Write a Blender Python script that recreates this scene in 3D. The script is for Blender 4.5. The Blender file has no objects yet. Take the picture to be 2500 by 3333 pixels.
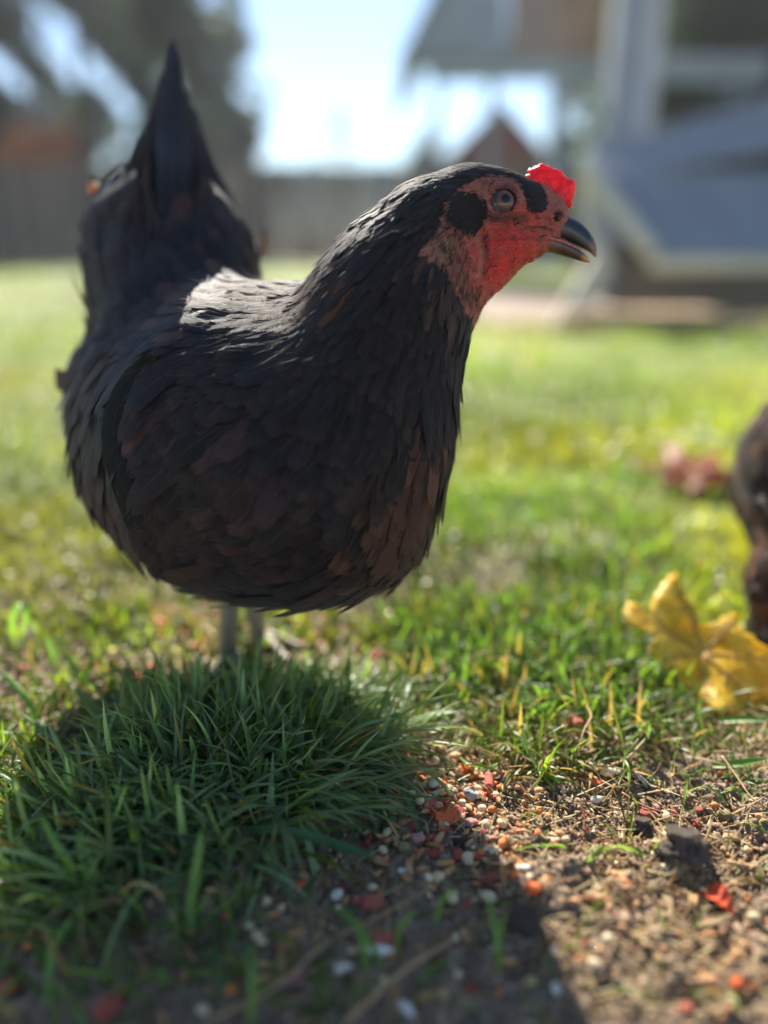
import bpy, math, random
import numpy as np
from mathutils import Vector, Matrix

random.seed(7)
RNG = np.random.default_rng(11)
S = bpy.context.scene
COL = S.collection
R = math.radians

# ------------------------------------------------------------------ camera
PITCH, CZ, FPX = R(19.3), 0.28, 2425.0          # FPX: focal length in pixels of a 2500 x 3333 frame
cam_d = bpy.data.cameras.new("camera")
cam = bpy.data.objects.new("camera", cam_d); COL.objects.link(cam)
cam.location = (0, 0, CZ)
cam.rotation_euler = (R(90) - PITCH, 0, 0)
cam_d.sensor_fit = 'HORIZONTAL'; cam_d.sensor_width = 24.0
cam_d.lens = 24.0 * FPX / 2500.0
cam_d.clip_start = 0.02; cam_d.clip_end = 600
cam_d.dof.use_dof = True
cam_d.dof.focus_distance = 0.392
cam_d.dof.aperture_fstop = 1.3
S.camera = cam

# ------------------------------------------------------------------ light
SUN_EL, SUN_AZ = R(36), R(-10)                    # azimuth from +Y (away from the camera), negative = left
sun_dir = Vector((math.sin(SUN_AZ) * math.cos(SUN_EL), math.cos(SUN_AZ) * math.cos(SUN_EL), math.sin(SUN_EL)))
world = bpy.data.worlds.new("World"); S.world = world; world.use_nodes = True
wn = world.node_tree; wn.nodes.clear()
wo = wn.nodes.new('ShaderNodeOutputWorld'); wb = wn.nodes.new('ShaderNodeBackground')
sky = wn.nodes.new('ShaderNodeTexSky'); sky.sky_type = 'NISHITA'; sky.sun_disc = False
sky.sun_elevation = SUN_EL; sky.sun_rotation = SUN_AZ
sky.air_density = 1.0; sky.dust_density = 0.05; sky.ozone_density = 2.6; sky.altitude = 100
wb.inputs['Strength'].default_value = 0.064
wn.links.new(sky.outputs[0], wb.inputs[0]); wn.links.new(wb.outputs[0], wo.inputs[0])
sd = bpy.data.lights.new("sun", 'SUN'); sd.energy = 4.6; sd.angle = R(0.53); sd.color = (1.0, 0.93, 0.82)
so = bpy.data.objects.new("sun", sd); COL.objects.link(so)
so.rotation_euler = sun_dir.to_track_quat('Z', 'Y').to_euler(); so.location = sun_dir * 50
S.view_settings.view_transform = 'Standard'; S.view_settings.look = 'None'
S.view_settings.exposure = 1.6; S.view_settings.gamma = 1.0
S.view_settings.use_curve_mapping = False
S.render.engine = 'CYCLES'
S.cycles.use_denoising = True
S.cycles.max_bounces = 8; S.cycles.diffuse_bounces = 4; S.cycles.glossy_bounces = 3
S.cycles.transmission_bounces = 6; S.cycles.transparent_max_bounces = 14
S.cycles.sample_clamp_indirect = 4.0; S.cycles.sample_clamp_direct = 0.0
S.cycles.use_adaptive_sampling = False

# ------------------------------------------------------------------ helpers
AX_R = np.array([1.0, 0, 0]); AX_F = np.array([0, math.cos(PITCH), -math.sin(PITCH)])
AX_U = np.array([0, math.sin(PITCH), math.cos(PITCH)]); CAM = np.array([0, 0, CZ])
def P(u, v, d):                                  # point at pixel (u, v) of the photo, d metres along the camera axis
    return CAM + d * (AX_F + (u - 1250.0) / FPX * AX_R - (v - 1666.5) / FPX * AX_U)
def WY(u, v, y):                                 # point on that pixel's ray in the vertical plane at distance y
    r = AX_F + (u - 1250.0) / FPX * AX_R - (v - 1666.5) / FPX * AX_U
    return CAM + r * (y / r[1])
def lin(c):
    return tuple((x / 12.92 if x <= 0.04045 else ((x + 0.055) / 1.055) ** 2.4) for x in c)
def s8(r, g, b): return np.array(lin((r / 255, g / 255, b / 255)))

def _h(ix, iy, seed):
    n = (ix.astype(np.int64) * 374761393 + iy.astype(np.int64) * 668265263 + seed * 974634777) & 0x7fffffff
    n = ((n ^ (n >> 13)) * 1274126177) & 0x7fffffff
    n = n ^ (n >> 16)
    return (n & 0xffff) / 65535.0
def vn(x, y, s, seed=0):                         # value noise 0..1, feature size s
    x = np.asarray(x, float) / s + 1000.5; y = np.asarray(y, float) / s + 1000.5
    ix = np.floor(x); iy = np.floor(y); fx = x - ix; fy = y - iy
    fx = fx * fx * (3 - 2 * fx); fy = fy * fy * (3 - 2 * fy)
    a = _h(ix, iy, seed); b = _h(ix + 1, iy, seed); c = _h(ix, iy + 1, seed); d = _h(ix + 1, iy + 1, seed)
    return (a * (1 - fx) + b * fx) * (1 - fy) + (c * (1 - fx) + d * fx) * fy
def crumbs(x, y, s, seed):                       # rounded crumbs of size s, height 0..~0.5 s
    gx = np.floor(x / s); gy = np.floor(y / s); out = np.zeros_like(x)
    for i in (-1, 0, 1):
        for j in (-1, 0, 1):
            cx = (gx + i + _h(gx + i + 999, gy + j + 999, seed)) * s; cy = (gy + j + _h(gx + i + 999, gy + j + 999, seed + 5)) * s
            rr = s * (0.35 + 0.5 * _h(gx + i + 999, gy + j + 999, seed + 9)); d2 = (x - cx) ** 2 + (y - cy) ** 2
            out = np.maximum(out, np.sqrt(np.maximum(rr * rr - d2, 0)) * 0.8)
    return out
def bump(x, y, cx, cy, r): return np.exp(-((x - cx) ** 2 + (y - cy) ** 2) / (r * r))
def G0(u, v):
    r = AX_F + (u - 1250.0) / FPX * AX_R - (v - 1666.5) / FPX * AX_U
    t = -CZ / r[2]; return (CAM + r * t)[:2]
def low(x, y):
    near = np.exp(-np.maximum(y - 1.2, 0) / 1.0)
    z = 0.010 * (vn(x, y, 0.11, 1) - .5) * near + 0.05 * (vn(x, y, 1.3, 2) - .5) * (1 - near) * np.minimum(1, np.maximum(y, 0) / 3)
    for (u, v, r, a) in ((700, 2400, .07, .010), (300, 2750, .06, .006), (1750, 2450, .05, .008), (2222, 2800, .02, .006), (1700, 2150, .05, .008), (2150, 3050, .05, .005)):
        c = G0(u, v); z = z + a * bump(x, y, c[0], c[1], r)
    return z
def soilmask(x, y):                              # 1 = bare rough soil
    m = 0 * x
    for (u, v, r, a) in ((1500, 2800, .12, 1), (2200, 2800, .14, 1), (900, 3250, .14, 1), (1900, 3300, .12, 1), (150, 2450, .10, 1), (500, 2150, .08, .8), (100, 3300, .1, .8)):
        c = G0(u, v); m = m + a * bump(x, y, c[0], c[1], r)
    return np.clip(m, 0, 1)
def H(x, y):
    x = np.asarray(x, float); y = np.asarray(y, float)
    z = low(x, y); near = (y < 0.95) & (np.abs(x) < 0.55) & (y > 0.05)
    if np.any(near):
        xx, yy = x[near], y[near]; k = 0.45 + 0.75 * soilmask(xx, yy)
        wx = xx + .004 * (vn(xx, yy, .005, 51) - .5); yy = yy + .004 * (vn(xx, yy, .005, 52) - .5); xx = wx
        f = 0.5 * crumbs(xx, yy, .0042, 3) + .0022 * (vn(xx, yy, .0030, 53) - .5) + .0035 * (vn(xx, yy, .008, 54) - .5) + 0.5 * crumbs(xx, yy, .009, 4) * (vn(xx, yy, .03, 6) > .45) + .35 * crumbs(xx, yy, .019, 8) * (vn(xx, yy, .05, 12) > .6)
        z = z.copy() if z.shape else z; z[near] = z[near] + f * k * (1 - np.clip((yy - .75) / .2, 0, 1))
    return z
def G(u, v, dz=0.0):                             # ground point under pixel (u, v)
    r = AX_F + (u - 1250.0) / FPX * AX_R - (v - 1666.5) / FPX * AX_U
    z = 0.0
    for _ in range(4):
        p = CAM + r * ((z - CZ) / r[2]); z = float(low(p[0], p[1])) + .002
    z = float(H(np.array([p[0]]), np.array([p[1]]))[0])
    return Vector((p[0], p[1], z + dz))

def mesh_np(name, verts, faces, smooth=True, uv=None, cols=None):
    verts = np.asarray(verts, np.float32); faces = np.asarray(faces, np.int32)
    me = bpy.data.meshes.new(name); nf, k = faces.shape
    me.vertices.add(len(verts)); me.vertices.foreach_set('co', verts.ravel())
    me.loops.add(nf * k); me.loops.foreach_set('vertex_index', faces.ravel())
    me.polygons.add(nf); me.polygons.foreach_set('loop_start', np.arange(0, nf * k, k, dtype=np.int32))
    me.polygons.foreach_set('loop_total', np.full(nf, k, np.int32))
    me.polygons.foreach_set('use_smooth', np.full(nf, smooth, bool))
    me.update(calc_edges=True)
    if uv is not None:
        l = me.uv_layers.new(name='UVMap'); l.data.foreach_set('uv', np.asarray(uv, np.float32)[faces.ravel()].ravel())
    for nm, c in (cols or {}).items():
        c = np.asarray(c, np.float32)
        if c.shape[1] == 3: c = np.concatenate([c, np.ones((len(c), 1), np.float32)], 1)
        a = me.color_attributes.new(nm, 'FLOAT_COLOR', 'POINT'); a.data.foreach_set('color', c.ravel())
    return me
def link(name, me, mat=None, parent=None):
    o = bpy.data.objects.new(name, me); COL.objects.link(o)
    if mat is not None and me is not None and not me.materials: me.materials.append(mat)
    if parent is not None: o.parent = parent
    return o
def tag(o, label=None, cat=None, group=None, kind=None):
    if label: o['label'] = label
    if cat: o['category'] = cat
    if group: o['group'] = group
    if kind: o['kind'] = kind
    return o
def empty(name, loc=(0, 0, 0)):
    o = bpy.data.objects.new(name, None); o.empty_display_size = .01; COL.objects.link(o); o.location = loc; return o
def rebase(o, loc):                              # move an object's origin without moving its mesh
    loc = Vector(loc); o.data.transform(Matrix.Translation(-loc)); o.location = loc; return o

class MB:                                        # collects quads
    def __init__(s): s.v = []; s.f = []
    def box(s, c, d, rot=None):
        i = len(s.v); m = rot if rot is not None else Matrix.Identity(3); c = Vector(c)
        for x in (-.5, .5):
            for y in (-.5, .5):
                for z in (-.5, .5): s.v.append(c + m @ Vector((x * d[0], y * d[1], z * d[2])))
        s.f += [(i, i+1, i+3, i+2), (i+4, i+6, i+7, i+5), (i, i+4, i+5, i+1), (i+2, i+3, i+7, i+6), (i, i+2, i+6, i+4), (i+1, i+5, i+7, i+3)]
        return s
    def beam(s, a, b, w, t, up=(0, 0, 1)):       # bar from a to b, w wide, t thick (along up)
        a = Vector(a); b = Vector(b); z = (b - a); L = z.length; z.normalize()
        x = z.cross(Vector(up)).normalized(); y = x.cross(z)
        return s.box((a + b) / 2, (w, L, t), Matrix((x, z, y)).transposed())
    def build(s, name, mat, parent=None, bev=0.0):
        me = bpy.data.meshes.new(name); me.from_pydata([tuple(v) for v in s.v], [], s.f); me.update()
        o = link(name, me, mat, parent)
        if bev:
            b = o.modifiers.new('bevel', 'BEVEL'); b.width = bev; b.segments = 2
        return o
def tube_arrays(pts, rad, n=7, flat=1.0, closed_tip=True):
    pts = np.asarray(pts, float); m = len(pts); rad = np.broadcast_to(np.asarray(rad, float), (m,)).copy()
    tan = np.gradient(pts, axis=0); tan /= np.linalg.norm(tan, axis=1)[:, None] + 1e-12
    ref = np.array([0, 0, 1.0]) if abs(tan[0][2]) < .9 else np.array([1.0, 0, 0])
    V = []; nx = np.cross(ref, tan[0]); nx /= np.linalg.norm(nx)
    for i in range(m):
        nx = nx - tan[i] * nx.dot(tan[i]); nx /= np.linalg.norm(nx) + 1e-12; ny = np.cross(tan[i], nx)
        for k in range(n):
            a = 2 * math.pi * k / n; V.append(pts[i] + rad[i] * (math.cos(a) * nx + flat * math.sin(a) * ny))
    Fc = [(i*n+k, i*n+(k+1) % n, (i+1)*n+(k+1) % n, (i+1)*n+k) for i in range(m-1) for k in range(n)]
    V += [pts[0], pts[-1]]; a, b = m*n, m*n+1
    Fc += [(a, (k+1) % n, k, a) for k in range(0)]
    return np.array(V), Fc, (a, b, m, n)
def tube(name, pts, rad, mat, parent=None, n=7, flat=1.0, smoothed=True):
    pts = catmull(pts) if smoothed and len(pts) > 2 else np.asarray(pts, float)
    if np.ndim(rad): rad = np.interp(np.linspace(0, 1, len(pts)), np.linspace(0, 1, len(rad)), rad)
    V, Fc, (a, b, m, n) = tube_arrays(pts, rad, n, flat)
    Fc = [tuple(f) for f in Fc] + [(a, (k+1) % n, k) for k in range(n)] + [(b, (m-1)*n+k, (m-1)*n+(k+1) % n) for k in range(n)]
    me = bpy.data.meshes.new(name); me.from_pydata([tuple(v) for v in V], [], Fc); me.update()
    me.polygons.foreach_set('use_smooth', [True] * len(me.polygons))
    return link(name, me, mat, parent)
def catmull(p, k=6):
    p = np.asarray(p, float); q = np.vstack([2*p[0]-p[1], p, 2*p[-1]-p[-2]]); out = []
    for i in range(1, len(q) - 2):
        for j in range(k):
            t = j / k; a, b, c, d = q[i-1], q[i], q[i+1], q[i+2]
            out.append(.5 * (2*b + (c-a)*t + (2*a-5*b+4*c-d)*t*t + (3*b-a-3*c+d)*t**3))
    out.append(p[-1]); return np.array(out)

# ------------------------------------------------------------------ materials
class NT:
    def __init__(s, name):
        s.m = bpy.data.materials.new(name); s.m.use_nodes = True; s.t = s.m.node_tree; s.t.nodes.clear()
        s.out = s.n('ShaderNodeOutputMaterial')
    def n(s, t, **kw):
        x = s.t.nodes.new(t)
        for k, v in kw.items():
            if k.startswith('i_'): x.inputs[k[2:].replace('_', ' ')].default_value = v
            else: setattr(x, k, v)
        return x
    def l(s, a, b): s.t.links.new(a, b)
    def math(s, op, a, b=None, clamp=False):
        x = s.n('ShaderNodeMath', operation=op); x.use_clamp = clamp
        for i, q in enumerate((a, b)):
            if q is None: continue
            if hasattr(q, 'links'): s.l(q, x.inputs[i])
            else: x.inputs[i].default_value = q
        return x.outputs[0]
    def mix(s, fac, a, b, blend='MIX'):
        x = s.n('ShaderNodeMix', data_type='RGBA', blend_type=blend)
        for sock, q in ((x.inputs[0], fac), (x.inputs[6], a), (x.inputs[7], b)):
            if hasattr(q, 'links'): s.l(q, sock)
            elif np.ndim(q): sock.default_value = (*q[:3], 1)
            else: sock.default_value = q
        return x.outputs[2]
    def noise(s, scale, detail=4, rough=.6, vec=None, w=None):
        x = s.n('ShaderNodeTexNoise'); x.inputs['Scale'].default_value = scale
        x.inputs['Detail'].default_value = detail; x.inputs['Roughness'].default_value = rough
        s.l(vec if vec is not None else s.obj(), x.inputs['Vector']); return x.outputs[0]
    def obj(s):
        if not hasattr(s, '_o'): s._o = s.n('ShaderNodeTexCoord')
        return s._o.outputs['Object']
    def geo(s):
        if not hasattr(s, '_g'): s._g = s.n('ShaderNodeNewGeometry')
        return s._g
    def attr(s, name, out='Color'):
        return s.n('ShaderNodeAttribute', attribute_name=name).outputs[out]
    def ramp(s, fac, stops):
        x = s.n('ShaderNodeValToRGB'); e = x.color_ramp.elements
        while len(e) < len(stops): e.new(.5)
        for q, (p, c) in zip(e, stops):
            q.position = p; q.color = (*c[:3], 1) if np.ndim(c) else (c, c, c, 1)
        s.l(fac, x.inputs[0]); return x.outputs[0]
    def bumpn(s, h, dist, strength=1.0):
        x = s.n('ShaderNodeBump'); x.inputs['Distance'].default_value = dist; x.inputs['Strength'].default_value = strength
        s.l(h, x.inputs['Height']); return x.outputs[0]
    def pr(s, base, rough=.6, normal=None, **kw):
        x = s.n('ShaderNodeBsdfPrincipled')
        for nm, q in (('Base Color', base), ('Roughness', rough)):
            if hasattr(q, 'links'): s.l(q, x.inputs[nm])
            elif np.ndim(q): x.inputs[nm].default_value = (*q[:3], 1)
            else: x.inputs[nm].default_value = q
        if normal is not None: s.l(normal, x.inputs['Normal'])
        for k, v in kw.items():
            k = k.replace('_', ' ')
            if hasattr(v, 'links'): s.l(v, x.inputs[k])
            elif k == 'Subsurface Radius': x.inputs[k].default_value = v
            elif np.ndim(v): x.inputs[k].default_value = (*v[:3], 1)
            else: x.inputs[k].default_value = v
        return x.outputs[0]
    def mixs(s, f, a, b):
        x = s.n('ShaderNodeMixShader')
        if hasattr(f, 'links'): s.l(f, x.inputs[0])
        else: x.inputs[0].default_value = f
        s.l(a, x.inputs[1]); s.l(b, x.inputs[2]); return x.outputs[0]
    def fin(s, sh): s.l(sh, s.out.inputs[0]); return s.m

def simple(name, c1, c2, scale, rough=.6, bump=0.0, bscale=None, sss=0.0, rr=None, coat=0.0, spec=.5, per=0.0):
    t = NT(name); n = t.noise(scale, 5, .65)
    if per:
        oi = t.n('ShaderNodeObjectInfo'); v = t.math('ADD', n, t.math('MULTIPLY', t.math('SUBTRACT', oi.outputs['Random'], .5), per)); n = v
    c = t.ramp(n, [(.3, c1), (.7, c2)])
    nr = t.bumpn(t.noise(bscale or scale * 3, 4, .6), bump) if bump else None
    return t.fin(t.pr(c, rough, nr, Subsurface_Weight=sss, Subsurface_Radius=rr or (.004, .002, .001), Subsurface_Scale=1.0, Coat_Weight=coat, Specular_IOR_Level=spec))

def grass_mat(name, trans=.5, rough=.34):
    t = NT(name); c = t.attr('col'); n = t.noise(160, 2, .5)
    c = t.mix(t.math('MULTIPLY', n, .5), c, t.mix(1.0, c, (.55, .6, .5), 'MULTIPLY'))
    p = t.pr(c, rough, Specular_IOR_Level=.38)
    tr = t.n('ShaderNodeBsdfTranslucent'); c2 = t.mix(1.0, c, (2.1, 2.1, .75), 'MULTIPLY'); t.l(c2, tr.inputs[0])
    return t.fin(t.mixs(trans, p, tr.outputs[0]))
M_GRASS = grass_mat('grass_blades', .5)
# ================================================================== THE BLACK HEN
def cone(a, b, ra, rb, k=.012): return ('c', np.array(a), np.array(b), ra, rb, k)
def ell(c, r, ang=0.0, k=.012, yaw=0.0):         # r = (right, up, depth); ang turns it in the picture plane, yaw about up
    X, U, Fd = AX_R, AX_U, AX_F
    X2 = math.cos(yaw) * X + math.sin(yaw) * Fd; F2 = -math.sin(yaw) * X + math.cos(yaw) * Fd
    X3 = math.cos(ang) * X2 + math.sin(ang) * U; U3 = -math.sin(ang) * X2 + math.cos(ang) * U
    return ('e', np.array(c), np.array([X3, U3, F2]), np.array(r), 0, k)
def prim(q, p):
    if q[0] == 'c':
        _, a, b, ra, rb, k = q; ab = b - a; t = np.clip(((p - a) @ ab) / (ab @ ab), 0, 1)
        d = p - a - t[:, None] * ab; return np.sqrt((d * d).sum(1)) - (ra + (rb - ra) * t)
    _, c, Rm, r, _, k = q; l = (p - c) @ Rm.T; k0 = np.sqrt(((l / r) ** 2).sum(1)); k1 = np.sqrt(((l / (r * r)) ** 2).sum(1))
    return k0 * (k0 - 1) / (k1 + 1e-9)
def make_sdf(prims, cuts=(), extra=None):
    def f(p):
        d = None
        for q in prims:
            e = prim(q, p)
            if d is None: d = e; continue
            k = q[5]; h = np.maximum(k - np.abs(d - e), 0) / k; d = np.minimum(d, e) - h * h * k * .25
        for q in cuts:
            e = -prim(q, p); k = q[5]; h = np.maximum(k - np.abs(d - e), 0) / k; d = np.maximum(d, e) + h * h * k * .25
        if extra is not None: d = d + extra(p)
        return d
    return f
def chunked(f, p, n=400000):
    return np.concatenate([f(p[i:i+n]) for i in range(0, len(p), n)])
def grad(f, p, e=4e-4):
    g = np.stack([f(p + e * a) - f(p - e * a) for a in np.eye(3)], 1); L = np.linalg.norm(g, axis=1)[:, None]; return g / (L + 1e-12), L[:, 0] / (2 * e)
def project(f, p, it=2):
    for _ in range(it):
        g, L = grad(f, p); p = p - g * (f(p) / np.maximum(L, .5))[:, None].clip(-.01, .01)
    return p
def surface(f, xs, ys, zs, it=3):                # surface nets on a rectilinear grid
    nx, ny, nz = len(xs), len(ys), len(zs)
    X, Y, Z = np.meshgrid(xs, ys, zs, indexing='ij')
    D = chunked(f, np.stack([X.ravel(), Y.ravel(), Z.ravel()], 1)).reshape(nx, ny, nz); In = D < 0
    c = np.zeros((nx-1, ny-1, nz-1), np.int8)
    for i in (0, 1):
        for j in (0, 1):
            for k in (0, 1): c += In[i:nx-1+i, j:ny-1+j, k:nz-1+k]
    act = (c > 0) & (c < 8); idx = -np.ones(c.shape, np.int64); I = np.argwhere(act); idx[act] = np.arange(len(I))
    V = np.stack([(xs[I[:, 0]] + xs[I[:, 0]+1]) / 2, (ys[I[:, 1]] + ys[I[:, 1]+1]) / 2, (zs[I[:, 2]] + zs[I[:, 2]+1]) / 2], 1)
    Fs = []
    for ax in range(3):
        a = [slice(1, -1)] * 3; b = [slice(1, -1)] * 3; a[ax] = slice(0, -1); b[ax] = slice(1, None)
        A = In[tuple(a)]; B = In[tuple(b)]; e = np.argwhere(A != B); sgn = A[A != B]
        off = [1, 1, 1]; off[ax] = 0; e = e + off; o1, o2 = [(1, 2), (2, 0), (0, 1)][ax]
        def cell(p, q):
            w = e.copy(); w[:, o1] -= p; w[:, o2] -= q; return idx[w[:, 0], w[:, 1], w[:, 2]]
        q = np.stack([cell(1, 1), cell(0, 1), cell(0, 0), cell(1, 0)], 1); q[~sgn] = q[~sgn][:, ::-1]; Fs.append(q)
    return project(f, V, it), np.concatenate(Fs)

DH = .405                                        # depth of the middle plane of the head
px = lambda n, d=DH: n * d / FPX
HP = lambda u, v, dd=0.0: P(u, v, DH + dd)
head_prims = [
    ell(HP(1588, 662), (px(122), px(98), .0118), 0, .01),
    cone(HP(1500, 670), HP(1400, 742), px(100), px(118), .02),
    cone(HP(1585, 740), HP(1705, 748), px(66), px(50), .012),
    ell(HP(1655, 628), (px(88), px(42), .0100), -.35, .008),
    cone(HP(1690, 690), HP(1800, 730), px(60), px(33), .014),
    ell(HP(1808, 712), (px(42), px(28), .0058), -.5, .008),
    cone(HP(1764, 640), HP(1815, 672), px(36), px(24), .008),
    cone(HP(1610, 800), HP(1770, 792), px(52), px(18), .014),
    cone(HP(1690, 800), HP(1590, 868), px(46), px(60), .012),
    cone(HP(1590, 868), HP(1480, 975), px(62), px(80), .012),
    # fold of bare skin behind the cheek, near and far side
    cone(HP(1472, 765, -.0125), HP(1535, 800, -.0130), px(9), px(14), .004),
    cone(HP(1535, 800, -.0130), HP(1552, 905, -.0135), px(14), px(16), .004),
    cone(HP(1480, 775, -.0128), HP(1530, 905, -.0140), px(10), px(12), .004),
    cone(HP(1685, 700, -.0105), HP(1600, 730, -.0128), px(12), px(14), .006),
    cone(HP(1740, 782, -.0050), HP(1640, 792, -.0100), px(10), px(16), .006),
]
ER = .0086
_h0 = make_sdf(head_prims[:12])
_t = HP(1632, 668, -.03)
while _h0(_t[None])[0] > .0001: _t = _t + AX_F * .0001
_e = (_t - HP(1632, 668)) @ AX_F + ER - .0040
EYE_N, EYE_F = HP(1632, 668, _e), HP(1632, 668, -_e)
for ec in (EYE_N, EYE_F):                        # swollen ring round the eye
    sgn = -1 if ec is EYE_N else 1
    for k in range(14):
        a = 2 * math.pi * k / 14; b = 2 * math.pi * (k + 1) / 14
        rr = lambda t: ec + AX_R * math.cos(t) * .0090 + AX_U * math.sin(t) * .0084 + AX_F * sgn * (.0036)
        head_prims.append(cone(rr(a), rr(b), .0016, .0016, .0035))
neck_prims = [
    cone(P(1400, 745, .405), P(1315, 905, .408), px(122), px(168), .03),
    cone(P(1315, 905, .408), P(1240, 1095, .412), px(168), px(226), .03),
    cone(P(1240, 1095, .412), P(1140, 1380, .420), px(226), .0520, .04),
]
body_prims = [
    cone(P(1140, 1380, .420), P(1030, 1540, .432), .0540, .0720, .02),
    cone(P(1030, 1530, .432), P(860, 1460, .460), .0700, .0880, .02),
    cone(P(860, 1470, .460), P(700, 1440, .495), .0900, .0850, .02),
    cone(P(700, 1440, .495), P(540, 1330, .545), .0800, .0680, .02),
    cone(P(520, 1330, .56), P(480, 1280, .59), .062, .052, .012),       # fluff under the tail
    cone(P(760, 1300, .465), P(620, 1210, .490), .0580, .0440, .02),    # back rising to the saddle
    ell(P(556, 910, .522), (px(268, .522), px(310, .522), .034), 0, .02),
    ell(P(600, 1135, .472), (.047, .046, .028), 0, .025), ell(P(585, 965, .497), (.047, .046, .028), 0, .025),    # back sweeping up to the tail
    cone(P(415, 760, .545), P(430, 690, .55), .028, .024, .02),
    cone(P(560, 760, .540), P(552, 600, .550), .034, .012, .03),
    ell(P(690, 860, .515), (px(95, .515), px(200, .515), .020), .45, .015),
    cone(P(1000, 1200, .450), P(820, 1220, .465), .045, .048, .02),      # shoulders
    cone(P(780, 1680, .49), P(750, 1860, .512), .040, .014, .03),      # near thigh
    cone(P(640, 1660, .535), P(790, 1840, .552), .040, .014, .03),     # far thigh
]
def _wr(p):                                      # fine folds and pimples of the bare face
    w = np.exp(-((p - HP(1640, 760)) ** 2).sum(1) / .035 ** 2)
    x, y, z = p.T * 1.0
    return w * (.00055 * np.sin(x * 1500 + 3 * np.sin(z * 900)) * np.sin(z * 1300 + y * 700 + 2 * np.sin(x * 600)) + .0003 * np.sin(z * 520 + x * 900 + y * 300))
cuts = [('e', EYE_N, np.eye(3), np.array([ER*.97]*3), 0, .0012), ('e', EYE_F, np.eye(3), np.array([ER*.97]*3), 0, .0012)]
for s_ in (-1, 1):
    cuts.append(('e', HP(1808, 716, s_ * .0060), np.array([AX_R * .8 - AX_U * .6, AX_R * .6 + AX_U * .8, AX_F]), np.array([.0022, .0011, .0022]), 0, .001))
hen_sdf = make_sdf(neck_prims + body_prims + head_prims, cuts, _wr)
feather_sdf = make_sdf(neck_prims + body_prims + head_prims[:10], (), None)

def lattice(lo, hi, a, b, fine, coarse):
    out = [lo]
    while out[-1] < hi: out.append(out[-1] + (fine if a <= out[-1] < b else coarse))
    return np.array(out)
xs = lattice(-.285, .125, .022, .112, .0010, .0045); ys = lattice(.30, .70, .412, .470, .0010, .0045); zs = lattice(.03, .43, .205, .335, .0010, .0045)
bv, bf = surface(hen_sdf, xs, ys, zs)

def uvd(p):                                      # back to photograph pixels, and depth
    q = p - CAM; d = q @ AX_F; return 1250 + FPX * (q @ AX_R) / d, 1666.5 - FPX * (q @ AX_U) / d, d
def inpoly(u, v, poly):
    r = np.zeros(len(u), bool); n = len(poly)
    for i in range(n):
        (x1, y1), (x2, y2) = poly[i], poly[(i + 1) % n]
        c = ((y1 > v) != (y2 > v)) & (u < (x2 - x1) * (v - y1) / (y2 - y1 + 1e-9) + x1); r ^= c
    return r
FACE = [(1716, 630), (1690, 612), (1630, 598), (1570, 608), (1520, 636), (1478, 668), (1448, 705), (1428, 770), (1405, 830), (1362, 862), (1352, 905),
        (1400, 925), (1444, 930), (1466, 985), (1500, 1040), (1540, 1070), (1600, 1010), (1900, 900), (1960, 700), (1870, 640), (1800, 560), (1730, 570)]
def headplane(p):                                # side view coordinates of the head, the same for its two sides
    q = p - CAM; return 1250 + FPX * (q @ AX_R) / DH * 1.0, 1666.5 - FPX * (q @ AX_U) / DH
def near_seg(u, v, pts, w):
    d = np.full(len(u), 1e9)
    for (x1, y1), (x2, y2) in zip(pts[:-1], pts[1:]):
        dx, dy = x2 - x1, y2 - y1; t = np.clip(((u - x1) * dx + (v - y1) * dy) / (dx*dx + dy*dy + 1e-9), 0, 1)
        d = np.minimum(d, np.hypot(u - x1 - t*dx, v - y1 - t*dy))
    return np.clip(1 - d / w, 0, 1)
def face_mask(p):
    u, v = headplane(p); ok = (np.linalg.norm(p - HP(1600, 800), axis=1) < .075)
    jit = 14 * (vn(u, v, 14, 3) - .5)
    m = (inpoly(u + jit, v + jit, FACE) & ok).astype(float)
    ear = ((u - 1522) / 50) ** 2 + ((v - 728) / 44) ** 2 < 1 + .9 * (vn(u, v, 9, 8) - .5)
    lore = near_seg(u, v, [(1700, 596), (1738, 640), (1752, 690)], 26) > .15 + .5 * (vn(u, v, 9, 18) - .3)
    return m * (1 - (ear | lore)), ear | lore
fm, dark = face_mask(bv)
hu, hv = headplane(bv)
blend = lambda c1, c2, t: c1 * (1 - t[:, None]) + c2 * t[:, None]
N = len(bv)
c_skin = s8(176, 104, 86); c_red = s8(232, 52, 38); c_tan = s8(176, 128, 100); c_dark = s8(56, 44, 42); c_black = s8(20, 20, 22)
col = np.tile(c_skin, (N, 1))
col = blend(col, c_red, np.clip(np.exp(-((hu-1650)**2/130**2 + (hv-800)**2/60**2))*.6 + 1.0*np.exp(-((hu-1610)**2/120**2 + (hv-890)**2/85**2)) + .7*np.exp(-((hu-1700)**2/70**2+(hv-730)**2/30**2)), 0, 1) * .8)  # red skin, with extra red at the throat painted for sun glowing through
col = blend(col, c_tan, np.clip(np.exp(-((hu-1430)**2/60**2 + (hv-880)**2/90**2)), 0, 1) * .9)
col = blend(col, c_dark, .85 * near_seg(hu, hv, [(1562, 738), (1600, 752), (1650, 748), (1690, 742)], 24))
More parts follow.
